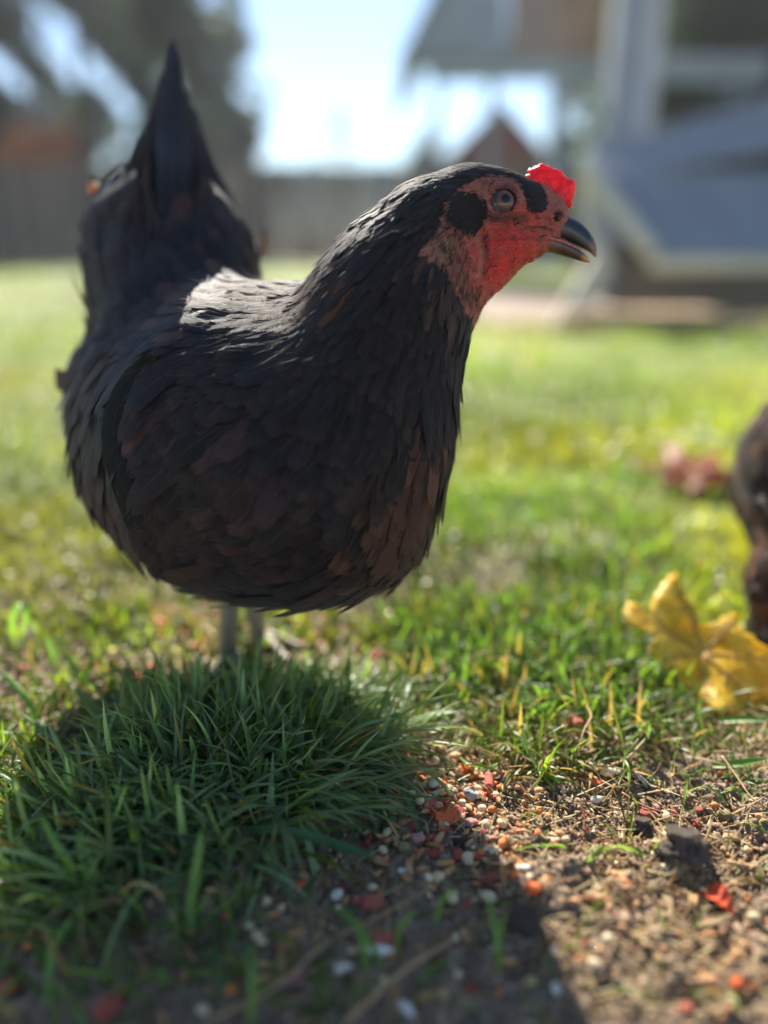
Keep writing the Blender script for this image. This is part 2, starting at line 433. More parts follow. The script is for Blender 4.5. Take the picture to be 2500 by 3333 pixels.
for seg_, w_, a_, cc_ in (([(1470, 762), (1500, 775), (1536, 800), (1556, 850), (1554, 915), (1540, 930)], 9, .8, s8(196, 138, 112)), ([(1462, 775), (1480, 830), (1510, 880), (1536, 915)], 7, .7, s8(92, 46, 44)), ([(1566, 800), (1572, 860), (1562, 925)], 8, .7, s8(96, 34, 34)),
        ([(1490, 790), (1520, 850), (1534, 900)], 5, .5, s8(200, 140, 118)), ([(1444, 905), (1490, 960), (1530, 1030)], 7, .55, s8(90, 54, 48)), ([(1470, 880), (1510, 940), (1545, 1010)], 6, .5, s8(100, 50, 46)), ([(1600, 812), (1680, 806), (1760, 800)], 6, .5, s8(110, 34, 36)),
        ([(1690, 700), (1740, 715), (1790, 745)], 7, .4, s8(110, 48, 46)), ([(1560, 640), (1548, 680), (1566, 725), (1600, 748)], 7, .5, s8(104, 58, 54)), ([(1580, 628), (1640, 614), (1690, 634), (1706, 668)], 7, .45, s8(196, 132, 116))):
    col = blend(col, cc_, a_ * near_seg(hu, hv, seg_, w_ * 1.6))  # folds and wrinkles: lit ridges and shaded creases painted into the skin colour
if True: col = blend(col, c_dark, .2 * near_seg(hu, hv, [(1560, 745), (1610, 765), (1690, 750)], 26))
col = blend(col, c_dark, .6 * near_seg(hu, hv, [(1560, 612), (1600, 700), (1600, 745)], 10))
col = blend(col, c_dark, .8 * np.clip(1.25 - np.hypot(hu - 1632, hv - 668) / 46, 0, 1))
col = blend(col, s8(60, 30, 32), .85 * near_seg(hu, hv, [(1698, 772), (1741, 763), (1790, 766)], 8))
col = blend(col, s8(40, 34, 36), np.clip(1.6 - np.hypot((hu - 1808) / 16, (hv - 716) / 11), 0, 1))
vmot = vn(hu, hv, 9, 5) * .5 + vn(hu, hv, 4, 6) * .5; vm2 = vn(hu, hv, 26, 15)
col *= (.66 + .66 * vmot)[:, None]; col = blend(col, s8(150, 100, 84), (.35 * np.clip(vm2 * 2 - .9, 0, 1)))
col = blend(col, c_black, 1 - fm)
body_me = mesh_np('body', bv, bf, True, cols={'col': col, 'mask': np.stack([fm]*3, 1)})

def skin_mat():
    t = NT('bare_face_skin'); c = t.attr('col'); m = t.attr('mask', 'Fac')
    vo = t.n('ShaderNodeTexVoronoi'); vo.inputs['Scale'].default_value = 900; t.l(t.obj(), vo.inputs['Vector'])
    h = t.math('ADD', t.math('MULTIPLY', vo.outputs['Distance'], -1.0), t.math('MULTIPLY', t.noise(420, 5, .7), 1.6))
    c = t.mix(t.ramp(t.noise(700, 4, .7), [(.42, 0), (.6, .35)]), c, t.mix(1.0, c, (.55, .42, .45), 'MULTIPLY'))
    return t.fin(t.pr(c, .5, t.bumpn(h, .0013), Subsurface_Weight=t.math('MULTIPLY', m, .6), Subsurface_Radius=(.011, .0016, .0008), Subsurface_Scale=1.0, Specular_IOR_Level=.45))
M_SKIN = skin_mat()

def feather_mat(name, translucent=.12, sheen=.12, rough=.62):
    t = NT(name); c = t.attr('col'); uvn = t.n('ShaderNodeUVMap', uv_map='UVMap').outputs[0]; rnd = t.attr('rnd', 'Fac')
    sp = t.n('ShaderNodeSeparateXYZ'); t.l(uvn, sp.inputs[0]); x, y = sp.outputs[0], sp.outputs[1]
    ax = t.math('MULTIPLY', t.math('ABSOLUTE', t.math('SUBTRACT', x, .5)), 2.0)
    # barbs run outwards and forwards from the shaft
    cb = t.n('ShaderNodeCombineXYZ'); t.l(t.math('MULTIPLY', t.math('SUBTRACT', y, t.math('MULTIPLY', ax, .30)), 26), cb.inputs[0])
    t.l(t.math('MULTIPLY', x, 1.4), cb.inputs[1]); t.l(t.math('MULTIPLY', rnd, 37.0), cb.inputs[2])
    barb = t.noise(1.0, 3, .6, cb.outputs[0])
    cs = t.n('ShaderNodeCombineXYZ'); t.l(t.math('MULTIPLY', x, 17), cs.inputs[0]); t.l(t.math('MULTIPLY', y, 1.8), cs.inputs[1]); t.l(t.math('MULTIPLY', rnd, 91.0), cs.inputs[2])
    strand = t.noise(1.0, 3, .65, cs.outputs[0])
    shade = t.math('ADD', t.math('MULTIPLY', barb, .9), t.math('MULTIPLY', strand, .9))
    c = t.mix(1.0, c, t.ramp(shade, [(.55, .45), (1.25, 1.0)]) if False else t.ramp(t.math('MULTIPLY', shade, .6), [(.30, .42), (.70, 1.12)]), 'MULTIPLY')
    shaft = t.math('LESS_THAN', ax, t.math('MULTIPLY', t.math('SUBTRACT', 1.0, y), .07))
    c = t.mix(t.math('MULTIPLY', shaft, .25), c, (.10, .085, .075))
    c = t.mix(t.ramp(t.math('MAXIMUM', ax, t.math('MULTIPLY', y, 1.0)), [(.70, 0), (.95, .30)]), c, (.075, .055, .045))
    edge = t.math('MAXIMUM', t.math('MULTIPLY', ax, .98), t.math('MULTIPLY', t.math('SUBTRACT', y, .50), 1.9))
    cut = t.math('GREATER_THAN', t.math('ADD', edge, t.math('MULTIPLY', strand, .85)), 1.20)
    nr = t.bumpn(t.math('ADD', barb, strand), .0009, .6)
    p = t.pr(c, rough, nr, Sheen_Weight=sheen, Sheen_Roughness=.45, Sheen_Tint=(.8, .85, .9), Specular_IOR_Level=.18, Anisotropic=.3)
    tr = t.n('ShaderNodeBsdfTranslucent'); t.l(t.mix(1.0, c, (3.2, 1.9, 1.1), 'MULTIPLY'), tr.inputs[0])
    sh = t.mixs(translucent, p, tr.outputs[0]); tp = t.n('ShaderNodeBsdfTransparent')
    return t.fin(t.mixs(cut, sh, tp.outputs[0]))
M_FEATHER = feather_mat('hen_feathers')
M_TAILF = feather_mat('tail_feathers', .06, .3, .45); M_RUST = feather_mat('rusty_feathers', .12, .3, .5)

# ---- plumage flow: (pixel, direction in the picture)
FLOW = [(1690,590,-1,-.25),(1620,556,-1,0),(1540,556,-1,.1),(1440,600,-1,.35),(1330,650,-.9,.6),(1230,760,-.75,.75),(1140,850,-.8,.6),(1000,940,-1,.25),(860,950,-1,.2),
 (1400,760,-.7,.8),(1300,850,-.55,.9),(1500,740,-.5,.8),(1420,900,-.5,.9),(1330,960,-.4,1),(1490,1050,-.05,1),(1250,1100,-.5,1),(1400,1150,-.15,1),(1500,1250,0,1),(1150,1100,-.8,.8),(1050,1200,-.8,.9),
 (920,1100,-1,.5),(780,1150,-1,.6),(1000,1400,-.5,1),(1200,1350,-.2,1),(1400,1450,0,1),(1450,1650,-.2,1),(1300,1750,-.4,1),(1150,1650,-.4,1),(1100,1850,-.8,.7),(900,1600,-.8,.8),(800,1400,-.9,.7),
 (650,1300,-1,.6),(600,1550,-.9,.6),(850,1850,-1,.25),(650,1800,-.8,.4),(450,1700,-.5,.6),(420,1400,-.4,.9),(300,1400,-.1,1),(280,1250,-.2,.9),(350,1600,0,1),
 (640,1060,-.9,.05),(500,1000,-.5,-.5),(350,950,-.4,-.4),(560,850,0,-1),(420,760,-.1,-1),(700,820,-.35,-1),(560,650,0,-1),(620,560,-.1,-1),(480,650,.2,-1),(320,780,.0,-1),(780,950,-.8,-.6),
 (1540,1000,-.1,1),(1600,960,-.3,1),(1700,880,-1,.6)]
def cast(u, v, f):
    r = AX_F + (u - 1250.0) / FPX * AX_R - (v - 1666.5) / FPX * AX_U; L = np.linalg.norm(r); r = r / L; t = .25
    for _ in range(60):
        d = f((CAM + r * t)[None])[0]; t += max(d, 0.0002) * .8
        if d < .0004 or t > .8: break
    if t > .8: t = .5
    return CAM + r * t
FP = np.array([cast(u, v, feather_sdf) for u, v, _, _ in FLOW])
FD = np.array([a * AX_R - b * AX_U for _, _, a, b in FLOW]); FD /= np.linalg.norm(FD, axis=1)[:, None]
def flow(p, n):
    w = np.exp(-((p[:, None] - FP[None]) ** 2).sum(2) / (2 * .020 ** 2)) + 1e-12
    d = w @ FD; d += 0 * d; d /= np.linalg.norm(d, axis=1)[:, None] + 1e-9
    d = d - n * (d * n).sum(1)[:, None]; return d / (np.linalg.norm(d, axis=1)[:, None] + 1e-9)
HEADC = HP(1600, 680)
def fur_len(p):
    d = np.linalg.norm(p - HEADC, axis=1); return np.interp(d, [0, .015, .03, .055, .10, .16, .25], [.0035, .0045, .0085, .018, .029, .033, .036])
# candidate roots: the closer the feathers, the more roots
tri = bv[bf]; ctr = tri.mean(1); area = np.linalg.norm(np.cross(tri[:, 2] - tri[:, 0], tri[:, 3] - tri[:, 1]), axis=1) / 2
Lc = fur_len(ctr); wgt = area / (Lc * .30) ** 2
fmc, dkc = face_mask(ctr); wgt = wgt * (1 - fmc); wgt[dkc] *= 3.0
hx, hy = headplane(ctr); wgt[(hx > 1765) & (np.linalg.norm(ctr - HEADC, axis=1) < .06)] = 0
NF = int(min(wgt.sum() * 2.9, 26000))
pick = RNG.choice(len(wgt), NF, p=wgt / wgt.sum())
root = ctr[pick] + RNG.normal(0, 1, (NF, 3)) * (Lc[pick] * .12)[:, None]
root = project(feather_sdf, root, 3)
def feather_cols(p):
    u, v, d = uvd(p); n = len(p); c = np.tile(s8(35, 31, 31), (n, 1)); q = RNG.random(n)
    n1 = vn(u, v, 90, 21); n2 = vn(u, v, 35, 22)
    def patch(mask, colr, prob):
        sel = (RNG.random(n) < np.clip(mask * prob, 0, 1)); c[sel] = .35 * c[sel] + .65 * colr * (.55 + .6 * RNG.random((sel.sum(), 1)))
    patch(np.exp(-((u-1400)**2/150**2 + (v-1600)**2/230**2)) * (v > 1330 + .25 * (1500 - u)), s8(108, 72, 50), 1.3)
    patch(np.exp(-((u-560)**2/130**2 + (v-1270)**2/45**2)), s8(92, 62, 56), .9)
    patch(np.exp(-((u-880)**2/160**2 + (v-1500)**2/110**2)), s8(70, 48, 46), .7)
    patch(np.exp(-((u-1050)**2/220**2 + (v-1830)**2/90**2)), s8(80, 56, 48), .5)
    patch((u < 470 - .2 * np.abs(v - 1450)) * (v > 1080) * 1.0, s8(80, 60, 50), .85)
    patch(((v > 1850) & (u < 900)) * 1.0, s8(70, 52, 44), .6)
    patch(np.exp(-((u-590)**2/60**2 + (v-690)**2/90**2)), s8(92, 62, 46), .8)
    patch(np.exp(-((u-360)**2/60**2 + (v-640)**2/60**2)), s8(96, 66, 50), .6)
    patch(((n1 > .66) & (v > 1000)) * 1.0, s8(66, 48, 44), .45)
    patch(near_seg(u, v, [(1150, 880), (1000, 950), (780, 990), (640, 960)], 90), s8(112, 74, 48), .75)   # sunlit rim of the back, painted in as warm tan feathers
    patch(near_seg(u, v, [(1420, 700), (1380, 850), (1450, 940), (1500, 1030)], 55), s8(92, 68, 56), .6)
    blue = np.exp(-((u-600)**2/230**2 + (v-950)**2/230**2)); c = c * (1 - .4*blue[:, None]) + s8(26, 30, 52) * (.4*blue[:, None])
    green = near_seg(u, v, [(350, 1150), (370, 1400), (470, 1650)], 60); c = c * (1 - .6*green[:, None]) + s8(16, 44, 38) * (.6*green[:, None])
    return c * (.72 + .56 * q[:, None])
def build_feathers(name, root, L, W, lift, mat, parent, cols=None, nseg=7, curl=0.0, dirs=None, lo=.0006):
    n = len(root); p = root.copy(); rings = []; g, _ = grad(feather_sdf, p)
    rot = RNG.normal(0, .16, n); ln = lift * (.4 + 1.2 * RNG.random(n) ** 1.5 + 1.6 * (RNG.random(n) < .06))
    for k in range(nseg + 1):
        t = k / nseg; g, _ = grad(feather_sdf, p); d = flow(p, g) if dirs is None else dirs - g * (dirs * g).sum(1)[:, None]
        d /= np.linalg.norm(d, axis=1)[:, None] + 1e-9
        s = np.cross(g, d); d = d * np.cos(rot)[:, None] + s * np.sin(rot)[:, None]; s = np.cross(g, d)
        w = W * np.interp(t, [0, .12, .35, .65, .85, 1], [.18, .6, .95, 1.0, .72, .12])
        off = g * (lo + ln * t ** 1.4 * L / .03)[:, None]; roof = g * (w * .07)[:, None]
        c = p + off
        rings.append(np.stack([c - s * (w / 2)[:, None] - roof, c, c + s * (w / 2)[:, None] - roof], 1))
        p = project(feather_sdf, p + d * (L / nseg)[:, None], 1)
    V = np.stack(rings, 1)                       # n, rings, 3, 3
    m = nseg + 1; base = np.arange(n)[:, None] * (m * 3); F1 = []
    for k in range(nseg):
        for j in range(2): F1.append([k*3+j, k*3+j+1, (k+1)*3+j+1, (k+1)*3+j])
    F = (base[:, :, None] + np.array(F1)[None]).reshape(-1, 4)
    uv = np.tile(np.array([[j / 2, k / nseg] for k in range(m) for j in range(3)]), (n, 1))
    c = feather_cols(root) if cols is None else cols
    me = mesh_np(name, V.reshape(-1, 3), F, True, uv, {'col': np.repeat(c, m*3, 0), 'rnd': np.repeat(np.tile(RNG.random((n, 1)), (1, 3)), m*3, 0)})
    return link(name, me, mat, parent)

HEN_LOC = (-.10, .47, float(low(-.10, .47)))
def keep(o, par):                                # parent while keeping place
    o.parent = par; o.matrix_parent_inverse = Matrix.Translation(-Vector(par.location)); return o
hen = tag(empty('hen', HEN_LOC), 'black hen with bare red face, small red comb and raised tail behind the grass tuft', 'hen')
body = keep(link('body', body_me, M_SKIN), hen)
u_, v_, d_ = uvd(root); L_ = fur_len(root) * (.75 + .5 * RNG.random(NF)); hd = np.linalg.norm(root - HEADC, axis=1)
zone = np.where(hd < .135, 0, np.where((u_ > 1000) & (v_ > 1250), 1, 2))
for k, nm in enumerate(('hackle_feathers', 'breast_feathers', 'body_feathers')):
    s_ = zone == k
    ww = np.where(hd[s_] < .135, np.interp(hd[s_], [0, .03, .13], [.30, .20, .27]), .46)
    o = build_feathers(nm, root[s_], L_[s_], L_[s_] * ww, .0013 if k == 0 else .0024, M_FEATHER, None, nseg=6); keep(o, hen); o['kind'] = 'stuff'

# fine filaments that soften the outline
nh = 15000; ph = RNG.choice(len(wgt), nh, p=(area * (Lc > .007) * (1 - fmc)) / (area * (Lc > .007) * (1 - fmc)).sum()); rh = project(feather_sdf, ctr[ph], 1)
uh, vh, dh_ = uvd(rh); fluff = np.clip((uh < 520) * .9 + (vh > 1780) * .7 + .25, 0, 1)
lh = fur_len(rh) * RNG.uniform(.35, .8, nh)
o = build_feathers('down', rh, lh, np.full(nh, .00042), .0055, M_FEATHER, None, nseg=4, cols=feather_cols(rh) * 1.3); keep(o, hen); o['kind'] = 'stuff'

# bristles scattered over the bare face, thicker towards the feathers
sel = np.where((fmc > .5) & (np.linalg.norm(ctr - HEADC, axis=1) < .06) & (hx < 1770))[0]
pb = sel[RNG.choice(len(sel), 1500, p=(lambda w: w / w.sum())(area[sel] * (.25 + np.exp(-((hx[sel]-1440)**2/60**2)) * 3 + np.exp(-((hx[sel]-1640)**2/130**2 + (hy[sel]-620)**2/40**2)) * 1.2 + np.exp(-((hx[sel]-1500)**2/60**2 + (hy[sel]-1000)**2/70**2)) * 3)))]
rb = project(feather_sdf, ctr[pb], 1); lb_ = RNG.uniform(.0025, .006, len(pb)); cb_ = np.where((RNG.random(len(pb)) < .5)[:, None], s8(46, 36, 34), s8(150, 112, 92))
o = build_feathers('bristles', rb, lb_, lb_ * .13, .0035, M_FEATHER, None, nseg=3, cols=cb_, lo=.0004); keep(o, hen); o['kind'] = 'stuff'

# ---- wing: long flight feathers folded along the side, and the big tail feathers
def quill(name, pts, W, c, parent, mat, side, cup=.15, nseg=14, tip=.85):
    pts = catmull(pts, 6); s = np.linspace(0, 1, len(pts)); t = np.linspace(0, 1, nseg + 1); q = np.stack([np.interp(t, s, pts[:, i]) for i in range(3)], 1)
    tan = np.gradient(q, axis=0); tan /= np.linalg.norm(tan, axis=1)[:, None]; side = np.asarray(side, float)
    V = []; 
    for k in range(nseg + 1):
        sd_ = side - tan[k] * side.dot(tan[k]); sd_ /= np.linalg.norm(sd_); nn = np.cross(tan[k], sd_)
        w = W * np.interp(t[k], [0, .1, .3, .6, tip, .95, 1], [.25, .5, .85, 1, .8, .4, .05])
        for j in range(5):
            a = (j - 2) / 2; V.append(q[k] + sd_ * a * w / 2 - nn * (abs(a) ** 1.6) * w * cup)
    F = [[k*5+j, k*5+j+1, (k+1)*5+j+1, (k+1)*5+j] for k in range(nseg) for j in range(4)]
    uv = [[j / 4, k / nseg * .8] for k in range(nseg + 1) for j in range(5)]; V = np.array(V)
    me = mesh_np(name, V, F, True, np.array(uv), {'col': np.tile(c, (len(V), 1)), 'rnd': np.full((len(V), 3), RNG.random())})
    return keep(link(name, me, mat), parent)
def onbody(u, v, off=.004):
    p = cast(u, v, feather_sdf); g, _ = grad(feather_sdf, p[None]); return p + g[0] * off
for i in range(8):
    a = i / 7
    pts = [onbody(700 - 60*a, 1130 + 30*a, -.006), onbody(520 - 60*a, 1170 + 40*a, .003), onbody(405 - 25*a + 10*(i % 2), 1330 + 80*a, .0015 + .0006*i), onbody(420 + 10*a, 1500 + 150*a, .003), onbody(470 + 30*a, 1620 + 170*a, .004)]
    quill('wing_feather', pts, .012, s8(22, 27 + i, 26) * (.8 + .4 * random.random()), hen, M_FEATHER, AX_U * .3 + AX_R, .10)
tails = [(560, 800, 566, 125, .57, .036, 0), (552, 800, 552, 215, .572, .044, -.1), (575, 800, 582, 265, .574, .044, .2), (540, 810, 530, 320, .578, .054, -.35), (595, 810, 604, 330, .580, .052, .4),
         (520, 820, 505, 400, .585, .060, -.6), (612, 820, 626, 420, .587, .058, .6), (500, 830, 478, 490, .592, .062, -.85), (632, 840, 640, 500, .594, .060, .85), (570, 840, 560, 400, .566, .060, 0), (590, 850, 585, 500, .564, .060, .15), (545, 860, 530, 540, .562, .060, -.15), (480, 830, 440, 560, .597, .062, -1.1), (650, 830, 662, 570, .597, .060, 1.1)]
for i, (u0, v0, u1, v1, d, w, k) in enumerate(tails):
    mid = ((u0 + u1) / 2 + 26 * k, (v0 + v1) / 2 + 20)
    quill('tail_feather', [P(560 + 60*k, 960, .486), P(mid[0], mid[1] + 130, d - .082 + .01*abs(k)), P(mid[0] - 6*k, mid[1] - 60, d - .06), P(u1, v1, d - .03)], w * .80, s8(26, 28, 34) if i not in (9, 10, 11) else s8(58, 44, 38), hen, M_TAILF, AX_R + AX_F * (.35 + .3 * k), .25, tip=.72)

# a few rusty feathers that stand out at the edge of the tail
for (a_, b_, c_, w_) in (((470, 640), (462, 560), (478, 470), .020), ((440, 650), (440, 590), (468, 500), .016), ((840, 850), (862, 790), (858, 748), .009), ((300, 860), (285, 800), (288, 740), .010), ((360, 620), (320, 600), (300, 640), .012), ((760, 800), (752, 730), (735, 690), .012)):
    quill('rusty_feather', [P(a_[0], a_[1], .535), P(b_[0], b_[1], .545), P(c_[0], c_[1], .553)], w_, s8(150, 116, 88), hen, M_RUST, AX_R + .2 * AX_F, .1)

# ---- comb
cb_pts = [(1748,585,26,-.001),(1735,600,20,.001),(1765,566,26,0),(1790,580,26,-.001),(1812,592,24,.001),(1770,605,34,0),(1800,620,34,-.0005),(1832,622,24,0),(1842,640,17,0),(1852,606,12,.001),(1850,618,14,-.001),(1858,600,8,-.001),(1825,655,22,0),(1845,668,10,0),(1795,650,26,0)]
cp = [ell(HP(u, v, d), (px(r), px(r), .0034 if r > 22 else .0026), 0, .0035) for u, v, r, d in cb_pts]
rr = random.Random(4)
for (u, v) in [(1722,578),(1730,560),(1745,549),(1760,544),(1775,547),(1788,553),(1797,562),(1808,560),(1820,567),(1828,578),(1834,590),(1843,603),(1853,594),(1862,600),(1863,615),(1860,632),(1857,650),(1850,665),(1716,592),(1768,556),(1808,576),(1782,565)]:
    for s_ in (-1, 1): cp.append(ell(HP(u + rr.uniform(-3, 3), v + rr.uniform(-2, 4), s_ * rr.uniform(.0004, .0018)), (px(rr.uniform(8, 12)),) * 2 + (.0018,), 0, .0012))
for k in range(18): cp.append(ell(HP(rr.uniform(1735, 1845), rr.uniform(580, 650), -.0030 + rr.uniform(-.0003, .0004)), (px(rr.uniform(12, 20)), px(rr.uniform(8, 14)), .0016), rr.random(), .0010))
comb_sdf = make_sdf(cp, (), lambda p: .00022 * np.sin(p[:, 0] * 2300) * np.sin(p[:, 2] * 2100 + 1.3) * np.sin(p[:, 1] * 1900))
cc = HP(1790, 610); cv, cf = surface(comb_sdf, *[np.arange(cc[i] - e, cc[i] + e, .0005) for i, e in enumerate((.0150, .0150, .0165))])
t = NT('comb_skin'); c = t.ramp(t.noise(260, 4, .6), [(.38, s8(138, 6, 10)), (.62, s8(228, 32, 32))])
pp = t.pr(c, .33, t.bumpn(t.noise(320, 4, .6), .0016), Subsurface_Weight=.5, Subsurface_Radius=(.006, .0009, .0007), Subsurface_Scale=1.0, Coat_Weight=.6, Coat_Roughness=.25)
tr = t.n('ShaderNodeBsdfTranslucent'); tr.inputs[0].default_value = (.95, .05, .04, 1); M_COMB = t.fin(t.mixs(.42, pp, tr.outputs[0]))
keep(link('comb', mesh_np('comb', cv, cf), M_COMB), hen)

# ---- beak
def loft(name, st, mat, parent, n=16, top=1.0, bot=1.0):
    V = []; m = len(st)
    for (u, v, h, w, ang) in st:
        for k in range(n):
            a = 2 * math.pi * k / n; y = math.sin(a); y = y * (top if y > 0 else bot) * px(h); z = math.cos(a) * w
            V.append(HP(u, v) + AX_F * z + (AX_U * math.cos(ang) + AX_R * math.sin(ang)) * y)
    F = [[i*n+k, i*n+(k+1) % n, (i+1)*n+(k+1) % n, (i+1)*n+k] for i in range(m-1) for k in range(n)]
    bm = bpy.data.meshes.new(name); bm.from_pydata([tuple(v) for v in V], [], F + [list(range(n))[::-1], [(m-1)*n+k for k in range(n)]]); bm.update()
    bm.polygons.foreach_set('use_smooth', [True] * len(bm.polygons)); o = link(name, bm, mat)
    sb = o.modifiers.new('subdivision', 'SUBSURF'); sb.levels = sb.render_levels = 2; return keep(o, parent)
def horn(name, tipc, c1, c2, u0, u1):
    t = NT(name); g = t.obj(); sp = t.n('ShaderNodeSeparateXYZ'); t.l(g, sp.inputs[0])
    mr = t.n('ShaderNodeMapRange'); mr.inputs['From Min'].default_value = HP(u0, 700)[0]; mr.inputs['From Max'].default_value = HP(u1, 700)[0]
    t.l(t.math('ADD', sp.outputs[0], t.math('MULTIPLY', t.math('SUBTRACT', t.noise(300, 4, .6), .5), .006)), mr.inputs[0])
    c = t.ramp(mr.outputs[0], [(0, c1), (.45, c2), (.8, c2), (1, tipc)])
    return t.fin(t.pr(c, .28, t.bumpn(t.noise(700, 4, .7), .0002), Coat_Weight=.4, Subsurface_Weight=.15, Subsurface_Radius=(.002, .001, .0005), Subsurface_Scale=1))
M_B1 = horn('upper_beak_horn', s8(150, 105, 60), s8(90, 62, 56), s8(34, 34, 38), 1780, 1945)
M_B2 = horn('lower_beak_horn', s8(205, 150, 80), s8(120, 84, 68), s8(58, 42, 36), 1760, 1915)
ub = loft('upper_beak', [(1750, 738, 28, .0066, .1), (1795, 738, 34, .0064, .1), (1832, 740, 40, .0058, 0), (1868, 752, 40, .0050, .2), (1896, 772, 33, .0040, .45), (1918, 794, 24, .0028, .8), (1932, 815, 14, .0017, 1.15), (1938, 832, 5, .0007, 1.35), (1937, 838, 1, .0002, 1.4)], M_B1, hen)
lb = loft('lower_beak', [(1740, 787, 22, .0066, .1), (1790, 795, 25, .0060, .1), (1830, 806, 24, .0050, .2), (1865, 820, 21, .0040, .3), (1892, 834, 16, .0029, .4), (1910, 845, 10, .0018, .45), (1922, 853, 3, .0006, .5)], M_B2, hen, bot=1.0, top=.8)
# pale edge of the gape
M_GAPE = simple('gape_skin', s8(150, 70, 66), s8(185, 120, 95), 400, .4, sss=.3)
keep(tube('gape_edge', [HP(1722, 772, -.0085), HP(1770, 772, -.0064), HP(1820, 783, -.0052), HP(1865, 801, -.0040), HP(1895, 820, -.0026)], [px(5), px(5), px(4), px(3.5), px(2)], M_GAPE), hen)
keep(tube('tongue', [HP(1760, 778, 0), HP(1820, 788, 0), HP(1870, 806, 0)], [.003, .0028, .001], M_GAPE), hen)

# ---- eyes
t = NT('hen_eye'); g = t.obj(); sp = t.n('ShaderNodeSeparateXYZ'); t.l(g, sp.inputs[0])
r = t.math('SQRT', t.math('ADD', t.math('MULTIPLY', sp.outputs[0], sp.outputs[0]), t.math('MULTIPLY', sp.outputs[1], sp.outputs[1])))
r = t.math('ADD', r, t.math('MULTIPLY', t.math('SUBTRACT', t.noise(500, 3), .5), .0006))
c = t.ramp(t.math('MULTIPLY', r, 150), [(0, s8(8, 8, 10)), (.34, s8(8, 7, 8)), (.39, s8(110, 62, 36)), (.66, s8(84, 50, 36)), (.76, s8(24, 20, 20)), (.92, s8(60, 56, 56)), (1.0, s8(96, 84, 82))])
M_EYE = t.fin(t.pr(c, .12, None, Coat_Weight=.4, Coat_Roughness=.03, Specular_IOR_Level=.4))
for ec, sg in ((EYE_N, -1), (EYE_F, 1)):
    vs = []; fs = []; n1, n2 = 20, 28
    for i in range(n1 + 1):
        for j in range(n2):
            a = math.pi * i / n1; b = 2 * math.pi * j / n2; vs.append((ER*.985 * math.sin(a) * math.cos(b), ER*.985 * math.sin(a) * math.sin(b), ER*.985 * math.cos(a)))
    for i in range(n1):
        for j in range(n2): fs.append([i*n2+j, (i+1)*n2+j, (i+1)*n2+(j+1) % n2, i*n2+(j+1) % n2])
    o = link('eye', mesh_np('eye', vs, fs), M_EYE); o.location = Vector(ec) - hen.location; o.parent = hen
    look = Vector(AX_F * sg + AX_R * .12 + AX_U * .02); o.rotation_euler = look.to_track_quat('Z', 'Y').to_euler()
    arc = [ec + (AX_R * math.cos(a) * .0076 + AX_U * math.sin(a) * .0072) + AX_F * sg * .0046 for a in np.linspace(-2.6, -.1, 9)]
    keep(tube('eyelid', arc, [.0004, .0009, .0011, .0011, .0009, .0004], simple('eyelid_skin', s8(150, 140, 135), s8(110, 80, 76), 500, .3)), hen)

# ---- legs and feet
M_LEG = simple('scaly_leg_skin', s8(120, 108, 92), s8(176, 160, 136), 260, .5, .0006, 700)
def foot(ankle, toe0, yaw):
    ankle = np.array(ankle); toe0 = np.array(toe0)
    o = keep(tube('leg', [ankle, ankle * .5 + toe0 * .5, toe0], [.0085, .0066, .0070], M_LEG, n=12), hen)
    for k, (a, L) in enumerate(((-.55, .036), (0, .044), (.55, .036), (3.14, .018))):
        d = np.array([math.cos(yaw + a), math.sin(yaw + a), 0]); e = toe0 + d * L; gz = float(low(*e[:2])) + .004
        pts = [toe0, toe0 + d * L * .35 + [0, 0, .003], toe0 + d * L * .75 + [0, 0, -.001], [e[0], e[1], gz]]
        tt = keep(tube('toe', pts, [.0048, .0042, .0040, .0026], M_LEG, n=10), hen)
        c0 = np.array([e[0], e[1], gz]); keep(tube('claw', [c0, c0 + d * .006 + [0, 0, .001], c0 + d * .011 - [0, 0, .002]], [.0022, .0015, .0004], M_B1, n=8), hen)
def onground(u, v):
    g = G(u, v); return np.array([g.x, g.y, float(low(g.x, g.y)) + .006])
foot(P(752, 1900, .512), onground(742, 2150), -1.1)
foot(P(795, 1880, .552), onground(845, 2090), -.9)
# ================================================================== GROUND
def gline(stops):
    out = [stops[0][0]]
    for (a, s0), (b_, s1) in zip(stops[:-1], stops[1:]):
        while out[-1] < b_ - 1e-6:
            t = (out[-1] - a) / (b_ - a); out.append(min(b_, out[-1] + s0 + (s1 - s0) * max(t, 0)))
    return np.array(out)
gx = gline([(-40, 6), (-8, 1.2), (-1.5, .06), (-.45, .004), (-.24, .0016), (.26, .0016), (.45, .004), (1.5, .06), (8, 1.2), (40, 6)])
gy = gline([(-8, 2), (-1, .3), (.05, .02), (.17, .0016), (.52, .0016), (.85, .006), (2, .08), (8, .5), (60, 4)])
X, Y = np.meshgrid(gx, gy, indexing='ij'); gz = H(X.ravel(), Y.ravel())
nx_, ny_ = len(gx), len(gy); I = np.arange(nx_ * ny_).reshape(nx_, ny_)
GF = np.stack([I[:-1, :-1].ravel(), I[1:, :-1].ravel(), I[1:, 1:].ravel(), I[:-1, 1:].ravel()], 1)
xx, yy = X.ravel(), Y.ravel()
soil = s8(134, 116, 98); soil2 = s8(176, 152, 124)
q = vn(xx, yy, .012, 31) * .5 + vn(xx, yy, .004, 32) * .5
gc = soil * (1 - q[:, None]) + soil2 * q[:, None]
lawn = s8(116, 132, 56) * (.7 + .6 * vn(xx, yy, .35, 33)[:, None])
k = np.clip((yy - .56) / .2, 0, 1)[:, None]; gc = gc * (1 - k) + lawn * k
pth = (np.clip(1 - np.abs(yy - 4.6) / 1.6, 0, 1) * np.clip((xx - .35) / .15, 0, 1)); pth = np.clip(pth * 3, 0, 1)[:, None]
